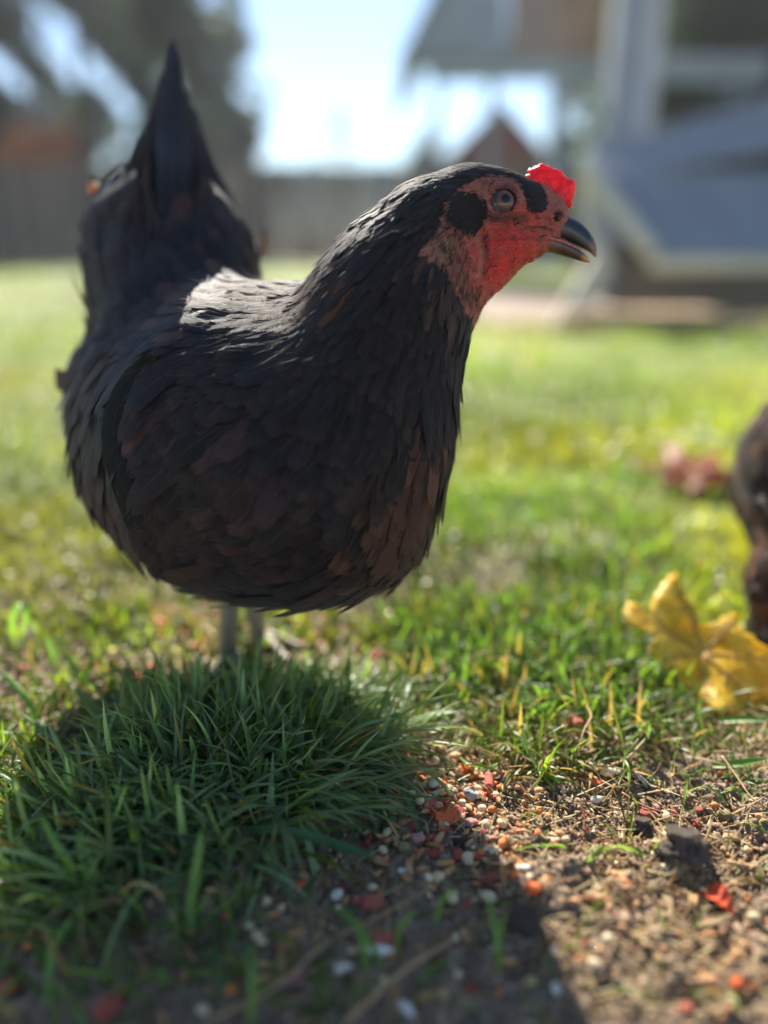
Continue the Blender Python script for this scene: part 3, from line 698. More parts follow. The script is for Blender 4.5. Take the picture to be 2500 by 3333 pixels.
gc = gc * (1 - pth) + s8(150, 130, 112) * pth
t = NT('soil_and_turf'); c = t.attr('col'); n1 = t.noise(900, 5, .7); n2 = t.noise(240, 5, .7)
c = t.mix(1.0, c, t.ramp(n1, [(.35, .55), (.68, 1.35)]), 'MULTIPLY'); c = t.mix(t.ramp(n2, [(.52, 0), (.62, .55)]), c, s8(72, 60, 50))
M_GROUND = t.fin(t.pr(c, .85, t.bumpn(t.math('ADD', n1, n2), .0015), Specular_IOR_Level=.35))
tag(link('ground', mesh_np('ground', np.stack([xx, yy, gz], 1), GF, True, cols={'col': gc}), M_GROUND), kind='structure')

# ================================================================== GRASS
def blades(name, xy, L, W, cols, mat, seg=6, th0=None, bend=None, az=None, mid3=True, kind='stuff', sink=.002, label=None):
    n = len(xy); z = low(xy[:, 0], xy[:, 1]) - sink
    L = np.broadcast_to(L, (n,)); W = np.broadcast_to(W, (n,))
    th0 = np.abs(RNG.normal(.25, .25, n)) if th0 is None else th0
    bend = RNG.normal(.9, .5, n) if bend is None else bend
    az = RNG.random(n) * 2 * math.pi if az is None else az
    tw = RNG.normal(0, .5, n); p = np.stack([xy[:, 0], xy[:, 1], z], 1); rows = []; az2 = az.copy(); drift = RNG.normal(0, .25, n)
    gr = z + sink + .002
    for k in range(seg + 1):
        t_ = k / seg; th = np.clip(th0 + bend * t_ ** 1.3, -2, 2.6); a = az + drift * t_
        d = np.stack([np.sin(th) * np.cos(a), np.sin(th) * np.sin(a), np.cos(th)], 1)
        if k: p = p + d * (L / seg)[:, None]; p[:, 2] = np.maximum(p[:, 2], gr + .0006 * (k % 2))
        aw = a + math.pi / 2; s = np.stack([np.cos(aw), np.sin(aw), 0 * aw], 1); nn = np.cross(d, s)
        s = s * np.cos(tw * t_)[:, None] + nn * np.sin(tw * t_)[:, None]; nn = np.cross(d, s)
        w = W * np.interp(t_, [0, .15, .5, .8, 1], [.7, 1, .92, .6, .06])
        if mid3: rows.append(np.stack([p - s * (w/2)[:, None], p + nn * (w * .22)[:, None], p + s * (w/2)[:, None]], 1))
        else: rows.append(np.stack([p - s * (w/2)[:, None], p + s * (w/2)[:, None]], 1))
    V = np.stack(rows, 1); c = V.shape[2]; m = seg + 1; base = np.arange(n)[:, None] * (m * c)
    F1 = np.array([[k*c+j, k*c+j+1, (k+1)*c+j+1, (k+1)*c+j] for k in range(seg) for j in range(c-1)])
    F = (base[:, :, None] + F1[None]).reshape(-1, 4)
    # colour: paler towards the root
    cc = np.repeat(cols, m * c, 0).reshape(n, m, c, 3); f = np.linspace(0, 1, m)[None, :, None, None]
    pale = np.array([.16, .17, .07]); cc = cc * (1 - .45 * (1 - f) ** 3) + pale * .45 * (1 - f) ** 3
    o = link(name, mesh_np(name, V.reshape(-1, 3), F, True, cols={'col': cc.reshape(-1, 3)}), mat)
    return tag(o, label, None, None, kind)
def gcols(n, base, var=.3, dry=.06, yell=.15):
    c = np.tile(base, (n, 1)) * (1 + var * RNG.normal(0, 1, (n, 1))).clip(.4, 1.9)
    y = RNG.random(n) < yell; c[y] = np.array([.13, .19, .035]) * (.7 + .6 * RNG.random((y.sum(), 1)))
    d = RNG.random(n) < dry; c[d] = np.array([.36, .25, .12]) * (.6 + .7 * RNG.random((d.sum(), 1)))
    return c
def inside(xy, poly): return inpoly(xy[:, 0], xy[:, 1], poly)
def gpoly(pts): return [tuple(G0(u, v)) for u, v in pts]
def scatter_poly(n, pts, soft=.012):
    pg = gpoly(pts); a = np.array(pg); lo = a.min(0) - soft; hi = a.max(0) + soft; out = []
    while sum(map(len, out)) < n:
        q = lo + RNG.random((n * 3, 2)) * (hi - lo); j = q + RNG.normal(0, soft, q.shape); out.append(q[inside(j, pg)])
    return np.concatenate(out)[:n]
G_DARK = np.array([.22, .31, .17]); G_MID = np.array([.12, .22, .05]); G_BRI = np.array([.17, .26, .035])
# the big tuft in the hen's shadow
TUFT = [(440, 2380), (620, 2300), (900, 2240), (1150, 2250), (1260, 2330), (1100, 2420), (940, 2560), (900, 2700), (650, 2830), (420, 2900), (180, 2960), (60, 2900), (120, 2760), (230, 2640), (380, 2440)]
xy = scatter_poly(2900, TUFT, .016)
xy = xy[(vn(xy[:, 0], xy[:, 1], .022, 61) + .35 * vn(xy[:, 0], xy[:, 1], .008, 62)) > .38]; e = RNG.random(len(xy)); cen = np.array(G0(700, 2480)); out = np.arctan2(xy[:, 1] - cen[1], xy[:, 0] - cen[0])
far = np.hypot(xy[:, 0] - cen[0], xy[:, 1] - cen[1]) / .12
blades('grass_tuft_blades', xy, (.020 + .042 * e ** 1.6) * (.55 + .45 * np.clip((G0(740, 2260)[1] - xy[:, 1]) / .05, 0, 1)), .0020 + .0018 * RNG.random(len(xy)), gcols(len(xy), G_DARK, .38, .05, .12), M_GRASS, 8,
       th0=np.abs(RNG.normal(.25, .3, len(xy))) + .35 * far.clip(0, 1.3), bend=RNG.normal(.8, .6, len(xy)), az=out + RNG.normal(0, 1.5, len(xy)))
# long blades arching out of it over the bare soil
xy = scatter_poly(150, [(900, 2500), (1200, 2380), (1280, 2480), (1050, 2640), (820, 2780), (760, 2700)], .006)
blades('arching_grass_blades', xy, RNG.uniform(.045, .075, 150), RNG.uniform(.0022, .0036, 150), gcols(150, G_DARK, .2, .06, .1), M_GRASS, 10, th0=RNG.uniform(.5, 1.1, 150), bend=RNG.uniform(.4, 1.2, 150), az=RNG.normal(-.5, .6, 150))
# right tuft, feed mound, sparse left, litter patch
def patch(n, pts, L0, L1, w, base, dry, yell, nm, soft=.01, seg=6, th=.35, bd=.8):
    xy = scatter_poly(n, pts, soft); m = len(xy)
    blades(nm, xy, L0 + (L1 - L0) * RNG.random(m), w * (.7 + .6 * RNG.random(m)), gcols(m, base, .3, dry, yell), M_GRASS, seg, th0=np.abs(RNG.normal(th, .35, m)), bend=RNG.normal(bd, .5, m))
patch(2600, [(1280, 2080), (1500, 1990), (1900, 1960), (2150, 2080), (2180, 2290), (2050, 2390), (1700, 2330), (1370, 2310)], .020, .042, .0024, G_MID, .10, .35, 'grass_tuft_blades', .014, 7, .55)
patch(620, [(1350, 2290), (1700, 2270), (2050, 2340), (2100, 2450), (2000, 2560), (1700, 2560), (1480, 2440)], .016, .042, .0019, G_BRI, .30, .35, 'sparse_grass_blades', .008, 8, .7, 1.1)
patch(420, [(0, 2080), (500, 2060), (560, 2250), (350, 2430), (150, 2620), (0, 2700)], .012, .034, .0022, G_BRI, .12, .6, 'sparse_grass_blades', .012, 7, .5)
patch(420, [(0, 2400), (160, 2500), (120, 2800), (0, 2950)], .02, .035, .0022, G_BRI, .1, .5, 'sparse_grass_blades', .008, 7, .6)
patch(130, [(0, 3000), (700, 2900), (1000, 2900), (1300, 3333), (0, 3333)], .014, .04, .0022, G_MID, .2, .25, 'sparse_grass_blades', .01, 9, .5, 1.0)
patch(70, [(1500, 2700), (2500, 2560), (2500, 3333), (1400, 3333)], .010, .024, .0014, G_BRI, .35, .4, 'sparse_grass_blades', .01, 8, .7, 1.0)
patch(220, [(2100, 2300), (2500, 2300), (2500, 2560), (2150, 2480)], .010, .030, .0016, G_MID, .35, .3, 'sparse_grass_blades', .01, 7, .8, .8)
patch(700, [(380, 1960), (950, 1960), (1250, 2050), (1250, 2130), (520, 2160), (300, 2080)], .012, .026, .0026, G_BRI, .3, .5, 'sparse_grass_blades', .01, 5, .5)
# lawn, nearer to farther
def lawn(n, y0, y1, L0, L1, w, base, seg, nm, yell=.35, clump=.10, soft=0):
    u = RNG.random(n * 3); y = y0 * (y1 / y0) ** u; x = (RNG.random(n * 3) * 2 - 1) * (y * .62 + .12)
    keepm = RNG.random(n * 3) < (.5 + .9 * vn(x, y, clump, 44) ** 1.5 * 1.6)
    bare = (np.abs(y - 4.6) < 1.3) & (x > .45) | ((x > -.20) & (x < -.05) & (y < .575))
    cz = (np.abs(x - .95) < .02) & False
    s = np.where(keepm & ~bare & ~cz)[0][:n]; x, y = x[s], y[s]; m = len(s); xy = np.stack([x, y], 1)
    c = gcols(m, base, .3, .06, yell); tone = vn(x, y, clump * 2.5, 45)[:, None]; yl = np.clip(vn(x, y, clump * 4, 47) * 2.6 - 1.1, 0, 1)[:, None]; c = c * (1 - yl) + np.array([.36, .36, .06]) * yl; ok_ = (vn(x, y, .13 * max(1, y0), 81) > .27) | (y > 4) | (RNG.random(len(x)) < .5); xy = xy[ok_]; c = (c * (.32 + 1.25 * tone))[ok_]; x, y = x[ok_], y[ok_]; m = len(x)
    blades(nm, xy, (L0 + (L1 - L0) * RNG.random(m)) * (.6 + .8 * vn(x, y, clump, 44)), w * (.7 + .6 * RNG.random(m)), c, M_GRASS, seg, th0=np.abs(RNG.normal(.35, .3, m)), bend=RNG.normal(.8, .4, m), mid3=False)
lawn(11000, .50, .95, .018, .036, .0026, G_MID, 5, 'lawn_grass', .4, .07)
lawn(13000, .95, 2.6, .025, .045, .0040, G_BRI, 4, 'lawn_grass', .45, .16)
lawn(12000, 2.6, 15.3, .03, .055, .010, G_BRI, 3, 'lawn_grass', .5, .5)

# ================================================================== SMALL THINGS ON THE GROUND
def icoV(sub=1):
    t_ = (1 + 5 ** .5) / 2; v = [(-1,t_,0),(1,t_,0),(-1,-t_,0),(1,-t_,0),(0,-1,t_),(0,1,t_),(0,-1,-t_),(0,1,-t_),(t_,0,-1),(t_,0,1),(-t_,0,-1),(-t_,0,1)]
    f = [(0,11,5),(0,5,1),(0,1,7),(0,7,10),(0,10,11),(1,5,9),(5,11,4),(11,10,2),(10,7,6),(7,1,8),(3,9,4),(3,4,2),(3,2,6),(3,6,8),(3,8,9),(4,9,5),(2,4,11),(6,2,10),(8,6,7),(9,8,1)]
    v = [np.array(a) / np.linalg.norm(a) for a in v]
    for _ in range(sub):
        c = {}; nf = []
        def mid(i, j):
            k_ = (min(i, j), max(i, j))
            if k_ not in c: q = v[i] + v[j]; v.append(q / np.linalg.norm(q)); c[k_] = len(v) - 1
            return c[k_]
        for a, b_, d in f: x, y, z = mid(a, b_), mid(b_, d), mid(d, a); nf += [(a, x, z), (b_, y, x), (d, z, y), (x, y, z)]
        f = nf
    return np.array(v), np.array(f)
IC0, IC1, IC2, IC3 = icoV(0), icoV(1), icoV(2), icoV(3)
def n3(v, s, seed): return (vn(v[:, 0] + 7, v[:, 1] + 3 * v[:, 2], s, seed) + vn(v[:, 2] + 5, v[:, 1] - 2 * v[:, 0], s, seed + 1)) / 2 - .5
def seed_mesh(kind, var):
    v, f = (IC2 if kind not in ('clod', 'flake', 'wilted_leaf') else IC3); v = v.copy(); r = np.random.default_rng(var * 31 + len(kind))
    x, y, z = v.T; smooth = True
    if kind == 'wheat_grain':
        w = .40 * (1 - .25 * x) ; v = np.stack([x, y * w * (1 - .25 * x * x), z * .36 * (1 - .2 * x * x)], 1); gr = np.exp(-(v[:, 1] / .07) ** 2) * (v[:, 2] > 0); v[:, 2] -= gr * .14; v += n3(v, .4, var)[:, None] * .06
    elif kind == 'millet_grain': v = v * [1, .92, .85] + n3(v, .6, var)[:, None] * .1
    elif kind == 'sorghum_grain': v = np.stack([x, y * .82, z * .72], 1); v[:, 0] += np.where(x > .8, .12, 0); v += n3(v, .5, var)[:, None] * .08
    elif kind == 'sunflower_kernel': v = np.stack([x, y * .42 * (1 - .55 * x) ** .8, z * .24 * (1 - .3 * x)], 1); v += n3(v, .3, var)[:, None] * .05
    elif kind == 'striped_seed': v = np.stack([x, y * .36 * (1 - .5 * x) ** .8, z * .2], 1); v[:, 2] += .05 * np.cos(v[:, 1] * 20)
    elif kind == 'split_pea': v = np.stack([x, y * .95, np.maximum(z, -.25) * .85], 1) + n3(v, .35, var)[:, None] * .12
    elif kind == 'feed_pellet':
        v = np.stack([np.clip(x * 1.5, -1, 1), y * .5 / np.maximum(np.hypot(y, z), .55), z * .5 / np.maximum(np.hypot(y, z), .55)], 1); v += n3(v * 2, .3, var)[:, None] * .18
    elif kind == 'corn_chip': v = np.sign(v) * np.abs(v) ** .75 * [1, .75, .45]; v += n3(v, .5, var)[:, None] * .45; smooth = False
    elif kind == 'pebble': v = v * [1, .8, .6] + n3(v, .6, var)[:, None] * .4
    elif kind == 'clod': v = v * [1, .85, .75]; v = v * (1 + 1.0 * n3(v, .5, var)[:, None] + .5 * n3(v * 3, .5, var + 3)[:, None] + .35 * n3(v * 8, .5, var + 6)[:, None])
    elif kind == 'flake': v = np.stack([x, y * (.55 + .3 * np.sin(x * 3 + var)), z * .16 + .28 * np.sin(x * 2.2) * y + .15 * x * x], 1); v += n3(v * 2, .4, var)[:, None] * .3
    elif kind == 'wilted_leaf': v = np.stack([x, y * .45 * np.sqrt(np.clip(1 - x * x, .02, 1)) * 1.6, z * .05 + .35 * y * y + .25 * np.cos(x * 2.5) + .06 * np.sin(x * 14)], 1)
    elif kind == 'hull': v = np.stack([x, y * .4 * (1 - .3 * x), np.where(z > 0, .30, .22) * np.cos(y * 1.4) * (.6 + .4 * z)], 1)
    return mesh_np(kind, v, f, smooth)
MESH = {}
def smesh(kind, var):
    if (kind, var) not in MESH: MESH[kind, var] = seed_mesh(kind, var)
    return MESH[kind, var]
def smat(name, c1, c2, sss=.25, rough=.45, b=.0002, coat=.12, sc=420):
    return simple(name, s8(*c1), s8(*c2), sc, rough, b, 900, sss, (.0015, .0008, .0004), coat, per=.35)
MS = dict(tan=smat('tan_grain', (176, 122, 78), (214, 164, 112)), orange=smat('orange_grain', (206, 104, 36), (230, 146, 60)), cream=smat('cream_grain', (206, 184, 140), (230, 212, 176)),
          white=smat('white_seed', (214, 208, 190), (238, 234, 222)), red=smat('red_pellet', (176, 72, 58), (214, 116, 96), .1, .7, .0006, 0), pink=smat('pink_chip', (170, 112, 100), (206, 150, 138), .1, .7, .0005, 0),
          vivid=smat('vivid_orange_chip', (214, 66, 20), (236, 112, 44), .4, .4), brown=smat('brown_husk', (84, 60, 46), (130, 100, 78), .1, .7, .0006, 0), pea=smat('greenish_tan_pea', (132, 118, 74), (164, 150, 104), .1, .65, .0006, 0),
          dark=smat('dark_clod', (112, 100, 88), (150, 134, 118), 0, .95, .003, 0, 500), stone=smat('pale_stone', (140, 136, 130), (190, 186, 180), .05, .6, .0004, 0), green=smat('pale_green_seed', (150, 150, 80), (176, 170, 104)))
def striped():
    t = NT('striped_hull'); g = t.n('ShaderNodeTexCoord').outputs['Generated']; sp = t.n('ShaderNodeSeparateXYZ'); t.l(g, sp.inputs[0])
    w = t.math('SINE', t.math('ADD', t.math('MULTIPLY', sp.outputs[1], 26), t.math('MULTIPLY', t.noise(300, 3), 3)))
    c = t.ramp(t.math('ADD', t.math('MULTIPLY', w, .5), .5), [(.3, s8(58, 52, 48)), (.75, s8(150, 142, 130))]); return t.fin(t.pr(c, .55, t.bumpn(w, .0001)))
MS['striped'] = striped()
_n = [0]
def place(kind, u, v, size, ang, mat, label, cat, group=None, mesh=None, tilt=.25, sink=0.12, name=None, xy=None):
    """size: length in photo pixels; ang: turn seen from above, radians"""
    _n[0] += 1; r = random.Random(_n[0] * 13)
    if xy is None: g = G(u, v)
    else: g = Vector((xy[0], xy[1], float(H(np.array([xy[0]]), np.array([xy[1]]))[0])))
    d = (np.array(g) - CAM) @ AX_F; s = size * .5 * d / FPX if size > 1 else size / 2
    me = smesh(mesh or kind, r.randrange(3)); o = bpy.data.objects.new(name or kind, me); COL.objects.link(o)
    if not me.materials: me.materials.append(MS[mat])
    o.material_slots[0].link = 'OBJECT'; o.material_slots[0].material = MS[mat]
    zr = {'wheat_grain': .36, 'millet_grain': .8, 'sorghum_grain': .7, 'sunflower_kernel': .24, 'striped_seed': .2, 'split_pea': .6, 'feed_pellet': .45, 'corn_chip': .4, 'pebble': .5, 'clod': .6, 'flake': .3, 'wilted_leaf': .4, 'hull': .25}[mesh or kind]
    o.location = (g.x, g.y, g.z + .0007 + s * zr * (1 - sink)); o.scale = (s,) * 3
    o.rotation_euler = (r.uniform(-tilt, tilt), r.uniform(-tilt, tilt), ang)
    return tag(o, label, cat, group)
T = [ # kind, u, v, size px, angle, colour, label, category
('wheat_grain',1429,2457,58,-.9,'tan','long tan grain leaning on the edge of the tuft, above the pile of feed','grain'),
('pebble',1442,2381,46,.3,'stone','grey white pebble in the grass edge behind the feed','pebble'),
('sorghum_grain',1480,2480,40,.2,'tan','plump tan seed with ragged top beside a long grass blade','seed'),
('corn_chip',1505,2510,42,.1,'vivid','bright orange sliver lying under the curved grass blade','corn chip'),
('feed_pellet',1296,2474,44,1.3,'red','orange red pellet between two grains left of the feed pile','feed pellet'),
('wheat_grain',1273,2480,36,1.4,'tan','tan grain touching the orange red pellet on the left','grain'),
('millet_grain',1328,2461,15,0,'orange','tiny orange seed right of the isolated orange red pellet','seed'),
('wheat_grain',1346,2476,22,.0,'cream','tiny pale grain beside the tiny orange seed','grain'),
('wheat_grain',1367,2520,34,.3,'tan','tan grain alone on dark soil above the feed pile','grain'),
('wheat_grain',1315,2555,42,1.2,'tan','tan grain upright at the left edge of the feed pile','grain'),
('sorghum_grain',1412,2565,36,.3,'white','small white seed on top of the feed pile','seed'),
('wheat_grain',1389,2545,44,1.4,'tan','narrow tan grain at the top left of the feed pile','grain'),
('wheat_grain',1421,2543,44,-.5,'cream','cream grain behind the small white seed','grain'),
('sunflower_kernel',1424,2589,56,.5,'cream','broad grey cream kernel in the middle of the feed pile','seed'),
('sunflower_kernel',1387,2609,50,-1.1,'cream','cream kernel pointing up at the left of the feed pile','seed'),
('split_pea',1459,2560,24,0,'cream','round cream pea at the top of the feed pile','pea'),
('split_pea',1462,2546,20,0,'cream','smaller round cream pea behind the first on the pile','pea'),
('wheat_grain',1470,2575,40,.8,'cream','cream grain between the round peas and the red pellet','grain'),
('feed_pellet',1457,2608,56,.4,'red','brick red pellet lying across the feed pile','feed pellet'),
('feed_pellet',1591,2562,58,1.45,'red','brick red cylindrical pellet standing right of the feed pile','feed pellet'),
('pebble',1530,2592,58,-1.3,'stone','grey and white mottled oval stone right of the red pellet','stone'),
('flake',1438,2662,122,-.35,'vivid','large orange red curled flake in front of the feed pile','food scrap'),
('flake',1484,2648,60,.3,'red','dark red crumpled scrap behind the orange flake','food scrap'),
('corn_chip',1530,2676,48,.1,'pink','pinkish chip right of the orange flake','corn chip'),
('flake',1492,2726,96,-1.3,'brown','shrivelled purple brown husk below the orange flake','husk'),
('millet_grain',1498,2624,24,0,'orange','orange seed touching the right end of the red pellet','seed'),
('millet_grain',1508,2612,22,0,'orange','orange seed just behind the one by the red pellet','seed'),
('wheat_grain',1552,2571,36,-.9,'orange','orange tan grain leaning beside the mottled stone','grain'),
('corn_chip',1570,2594,36,-.6,'vivid','bright orange chip between the stone and the upright red pellet','corn chip'),
('sorghum_grain',1602,2648,32,0,'orange','round orange seed alone right of the pinkish chip','seed'),
('wheat_grain',1547,2646,26,1.4,'orange','small orange grain between the flake and the round orange seed','grain'),
('wheat_grain',1680,2575,44,-.1,'tan','tan grain lying level right of the upright pellet','grain'),
('split_pea',1671,2594,28,0,'pea','dull green brown pea below the level tan grain','pea'),
('millet_grain',1707,2591,16,0,'orange','tiny orange seed beside the dull green brown pea','seed'),
('wheat_grain',1700,2723,44,.1,'tan','glossy tan grain on sunny soil right of the husk','grain'),
('millet_grain',1644,2747,22,0,'orange','round orange seed below the glossy tan grain','seed'),
('wheat_grain',1624,2610,42,1.3,'tan','upright tan grain behind the upright red pellet','grain'),
('flake',1940,2548,54,-.5,'vivid','vivid orange curl in the thin grass on the right','food scrap'),
('sunflower_kernel',1988,2530,74,.1,'cream','broad pale kernel right of the vivid orange curl','seed'),
('striped_seed',2080,2543,104,-.95,'striped','long dark striped seed hull lying slanted on bare soil','seed hull'),
('sorghum_grain',1938,2613,36,.2,'white','shiny white round seed below the vivid orange curl','seed'),
('corn_chip',2106,2654,52,.1,'red','salmon red chip on dark soil at the right','corn chip'),
('sorghum_grain',2166,2672,42,1.5,'cream','grey pointed bulb shaped seed right of the salmon chip','seed'),
('sorghum_grain',2136,2636,30,1.4,'pink','small pinkish seed behind the bulb shaped one','seed'),
('pebble',2358,2661,58,.2,'pea','mossy yellow brown pebble at the far right','pebble'),
('millet_grain',2324,2630,24,0,'orange','orange round seed left of the mossy pebble','seed'),
('wheat_grain',2380,2734,60,-.5,'tan','glossy long tan grain below the mossy pebble','grain'),
('wheat_grain',2391,2582,38,0,'tan','pale tan grain behind the curly green sprouts','grain'),
('millet_grain',2345,2524,20,0,'orange','faint brown orange seed near the right edge grass','seed'),
('sunflower_kernel',1806,2742,64,.05,'cream','large cream kernel under a bright green sprout','seed'),
('sunflower_kernel',1584,2762,52,1.5,'white','white kernel standing upright below the husk','seed'),
('corn_chip',1556,2788,44,.9,'red','reddish chip against the upright white kernel','corn chip'),
('flake',1592,2868,84,.2,'red','dark red dry flake at the edge of the shadow','food scrap'),
('sunflower_kernel',1714,2852,58,.1,'white','white kernel lying in the sun right of the dark red flake','seed'),
('split_pea',1315,2773,46,0,'pea','round speckled tan pea in the shade','pea'),
('wheat_grain',1253,2809,40,1.0,'tan','upper of two tan grains lying end to end','grain'),
('wheat_grain',1232,2839,48,.6,'tan','lower of two tan grains lying end to end','grain'),
('sunflower_kernel',1321,2851,54,.1,'white','oval white seed below the speckled pea','seed'),
('wheat_grain',1253,2737,36,-1.0,'tan','slim tan grain left of the speckled pea','grain'),
('corn_chip',1362,2748,46,.2,'pink','pale pink chip right of the speckled pea','corn chip'),
('hull',1392,2772,42,-.3,'pink','curved pale hull beside the pale pink chip','hull'),
('wheat_grain',1345,2792,40,1.1,'tan','tan grain touching the speckled pea on its right','grain'),
('wheat_grain',1437,2789,28,1.4,'orange','small bright orange grain in the shade','grain'),
('sorghum_grain',1400,2738,28,0,'red','round red brown seed above the curved hull','seed'),
('feed_pellet',1189,2698,34,1.4,'red','upper red pellet behind the dark grass blades','feed pellet'),
('feed_pellet',1199,2733,42,1.3,'red','lower red pellet under the crossing green stem','feed pellet'),
('sorghum_grain',1730,2926,52,-.2,'vivid','glowing orange seed in the sun low in the picture','seed'),
('corn_chip',1214,2950,74,.2,'red','large salmon chip leaning on the long dry stem','corn chip'),
('corn_chip',1246,3078,88,.0,'red','long salmon red chip between the two stems','corn chip'),
('sunflower_kernel',1121,3162,70,.3,'white','big white kernel left of the lower stem','seed'),
('sunflower_kernel',1155,3104,56,.1,'cream','cream kernel behind the green stem','seed'),
('hull',1238,3122,90,-.1,'white','long white hull lying below the salmon red chip','hull'),
('wheat_grain',1662,3147,58,.0,'tan','blurred tan grain low in the middle','grain'),
('split_pea',1726,3206,34,0,'green','pale green round pea low in the middle','pea'),
('sorghum_grain',1808,3228,38,1.4,'white','white seed at the lower edge near the shadow line','seed'),
('wheat_grain',1287,3223,56,1.0,'tan','plump tan grain right of the lower stem','grain'),
('sunflower_kernel',1328,3306,70,-1.0,'white','white kernel at the bottom edge of the picture','seed'),
('split_pea',1304,3262,38,0,'cream','round cream pea above the white kernel at the bottom','pea'),
('clod',1699,3012,104,.3,'dark','dark smooth lump of soil at the shadow edge','soil clod'),
('clod',2225,2785,150,.3,'dark','large dark crumbly clod of soil on the right','soil clod'),
('clod',2090,2700,70,.3,'dark','small crumbly clod below the salmon chip','soil clod'),
('wilted_leaf',2330,2940,120,-.8,'vivid','bright orange wilted petal with a green stalk at lower right','petal'),
('sunflower_kernel',2147,2970,100,.0,'cream','big tan kernel with an orange tip at lower right','seed'),
('wheat_grain',2307,3048,56,.3,'tan','tan grain below the orange petal','grain'),
('wheat_grain',2306,3198,84,.1,'tan','long tan grain at lower right, upper of two','grain'),
('wheat_grain',2318,3234,58,.0,'orange','short orange grain at lower right, lower of two','grain'),
('sorghum_grain',2400,3206,50,.5,'vivid','orange seed right of the two stacked grains','seed'),
('corn_chip',2230,3290,50,.3,'red','salmon chip near the lower right corner','corn chip'),
('sorghum_grain',1946,2946,44,.2,'tan','tan seed beside a bright orange one in the sun','seed'),
('sorghum_grain',1976,2938,32,.2,'vivid','bright orange seed touching the tan seed','seed'),
('corn_chip',1903,3072,30,.2,'red','small salmon chip on sunny crumbs','corn chip'),
('sorghum_grain',1097,2921,46,1.0,'white','white egg shaped seed left of the large salmon chip','seed'),
('millet_grain',1103,2952,22,0,'cream','tiny cream seed below the white egg shaped one','seed'),
('sorghum_grain',917,2982,30,.9,'cream','cream round seed, upper left of the three cream ones','seed'),
('sorghum_grain',814,3042,32,.2,'cream','cream round seed at the tip of a green blade','seed'),
('sorghum_grain',853,3084,34,.2,'cream','cream round seed just below the one at the blade tip','seed'),
('wheat_grain',939,3089,48,1.4,'tan','tan grain right of the three cream seeds','grain'),
('sorghum_grain',739,3001,42,1.2,'red','round salmon seed under the bright green blade','seed'),
('sorghum_grain',977,2896,32,.2,'vivid','pinkish orange seed on dark soil','seed'),
('millet_grain',920,2879,26,0,'orange','orange seed left of the pinkish orange one','seed'),
('corn_chip',1116,2886,36,.2,'red','salmon pink chip above the white egg shaped seed','corn chip'),
('wheat_grain',1031,2820,52,-.9,'cream','cream grain with a dark crease near the long blade','grain'),
('corn_chip',840,2662,44,.4,'cream','pale triangular chip resting in the tuft','chip'),
('sunflower_kernel',1114,3162,66,.4,'white','white kernel beside the green stem at the bottom','seed'),
('wheat_grain',857,3195,60,0,'tan','tan grain beside the lowest green stem','grain'),
('millet_grain',754,3242,36,0,'orange','orange round seed at lower left','seed'),
('flake',958,3206,80,.9,'pink','brownish pink dry flake lying on the long stem','husk'),
('corn_chip',20,3228,88,.5,'red','large salmon chip at the lower left corner','corn chip'),
('corn_chip',358,3288,96,.7,'red','long salmon red scrap at the bottom left','corn chip'),
('millet_grain',98,3102,30,0,'orange','orange seed alone on the left','seed'),
('corn_chip',1196,2400,46,.7,'red','reddish chip among the shaded grass','corn chip'),
('corn_chip',2185,2305,60,.4,'stone','pale chip of bark in front of the yellow leaf','bark chip'),
('corn_chip',1870,2390,60,-1.0,'red','dull red chip behind the thin grass','corn chip'),
('corn_chip',520,2030,50,.3,'vivid','orange red scrap blurred behind the left grass','food scrap'),
('corn_chip',640,2110,44,.3,'vivid','orange scrap beside the shaded leg','food scrap'),
('corn_chip',80,2190,50,.1,'red','red scrap on the sunny soil at left','food scrap'),
('corn_chip',1225,2140,44,.3,'red','red chip blurred behind the tuft','food scrap'),
]
for (kind, u, v, sz, an, m, lb, ct) in T:
    place(kind, u, v, sz, an, m, lb, ct)
# ordinary grains with nothing to tell them apart
STREW = []
def strew(n, kind, mat, size, poly, label, cat, group, soft=.006, var=.3, mesh=None):
    for p_ in scatter_poly(n, poly, soft): STREW.append(place(kind, 0, 0, size * (1 + var * (random.random() - .5) * 2), random.uniform(0, 6.28), mat, label, cat, group, xy=p_, mesh=mesh, tilt=.4))
SUNNY = [(1500, 2640), (1900, 2600), (2500, 2650), (2500, 3333), (1950, 3333), (1650, 2900)]
SHADE = [(1000, 2620), (1350, 2600), (1560, 2850), (1800, 3333), (300, 3333), (700, 2950)]
PILE = [(1380, 2500), (1560, 2480), (1640, 2560), (1600, 2680), (1420, 2660), (1350, 2590)]
MIDF = [(1250, 2600), (1560, 2560), (1760, 2700), (1750, 2950), (1500, 3000), (1200, 2850)]
BACK = [(1400, 2330), (2000, 2300), (2100, 2500), (1600, 2560)]
strew(30, 'wheat_grain', 'tan', .0062, SUNNY, 'tan grain half buried in the sunlit crumbly soil', 'grain', 'tan grains on the sunlit soil')
strew(14, 'sorghum_grain', 'tan', .0046, SUNNY, 'small rounded tan seed in the sunlit crumbly soil', 'seed', 'rounded seeds on the sunlit soil')
strew(22, 'millet_grain', 'orange', .0026, SUNNY, 'tiny orange seed on the sunlit crumbly soil', 'seed', 'orange seeds on the sunlit soil')
strew(14, 'corn_chip', 'red', .0042, SUNNY, 'small salmon red crumb on the sunlit crumbly soil', 'corn chip', 'red crumbs on the sunlit soil')
strew(14, 'sorghum_grain', 'cream', .0044, SUNNY, 'cream seed on the sunlit crumbly soil', 'seed', 'cream seeds on the sunlit soil')
strew(30, 'wheat_grain', 'tan', .0062, SHADE, 'tan grain lying on the shaded dark soil', 'grain', 'tan grains on the shaded soil')
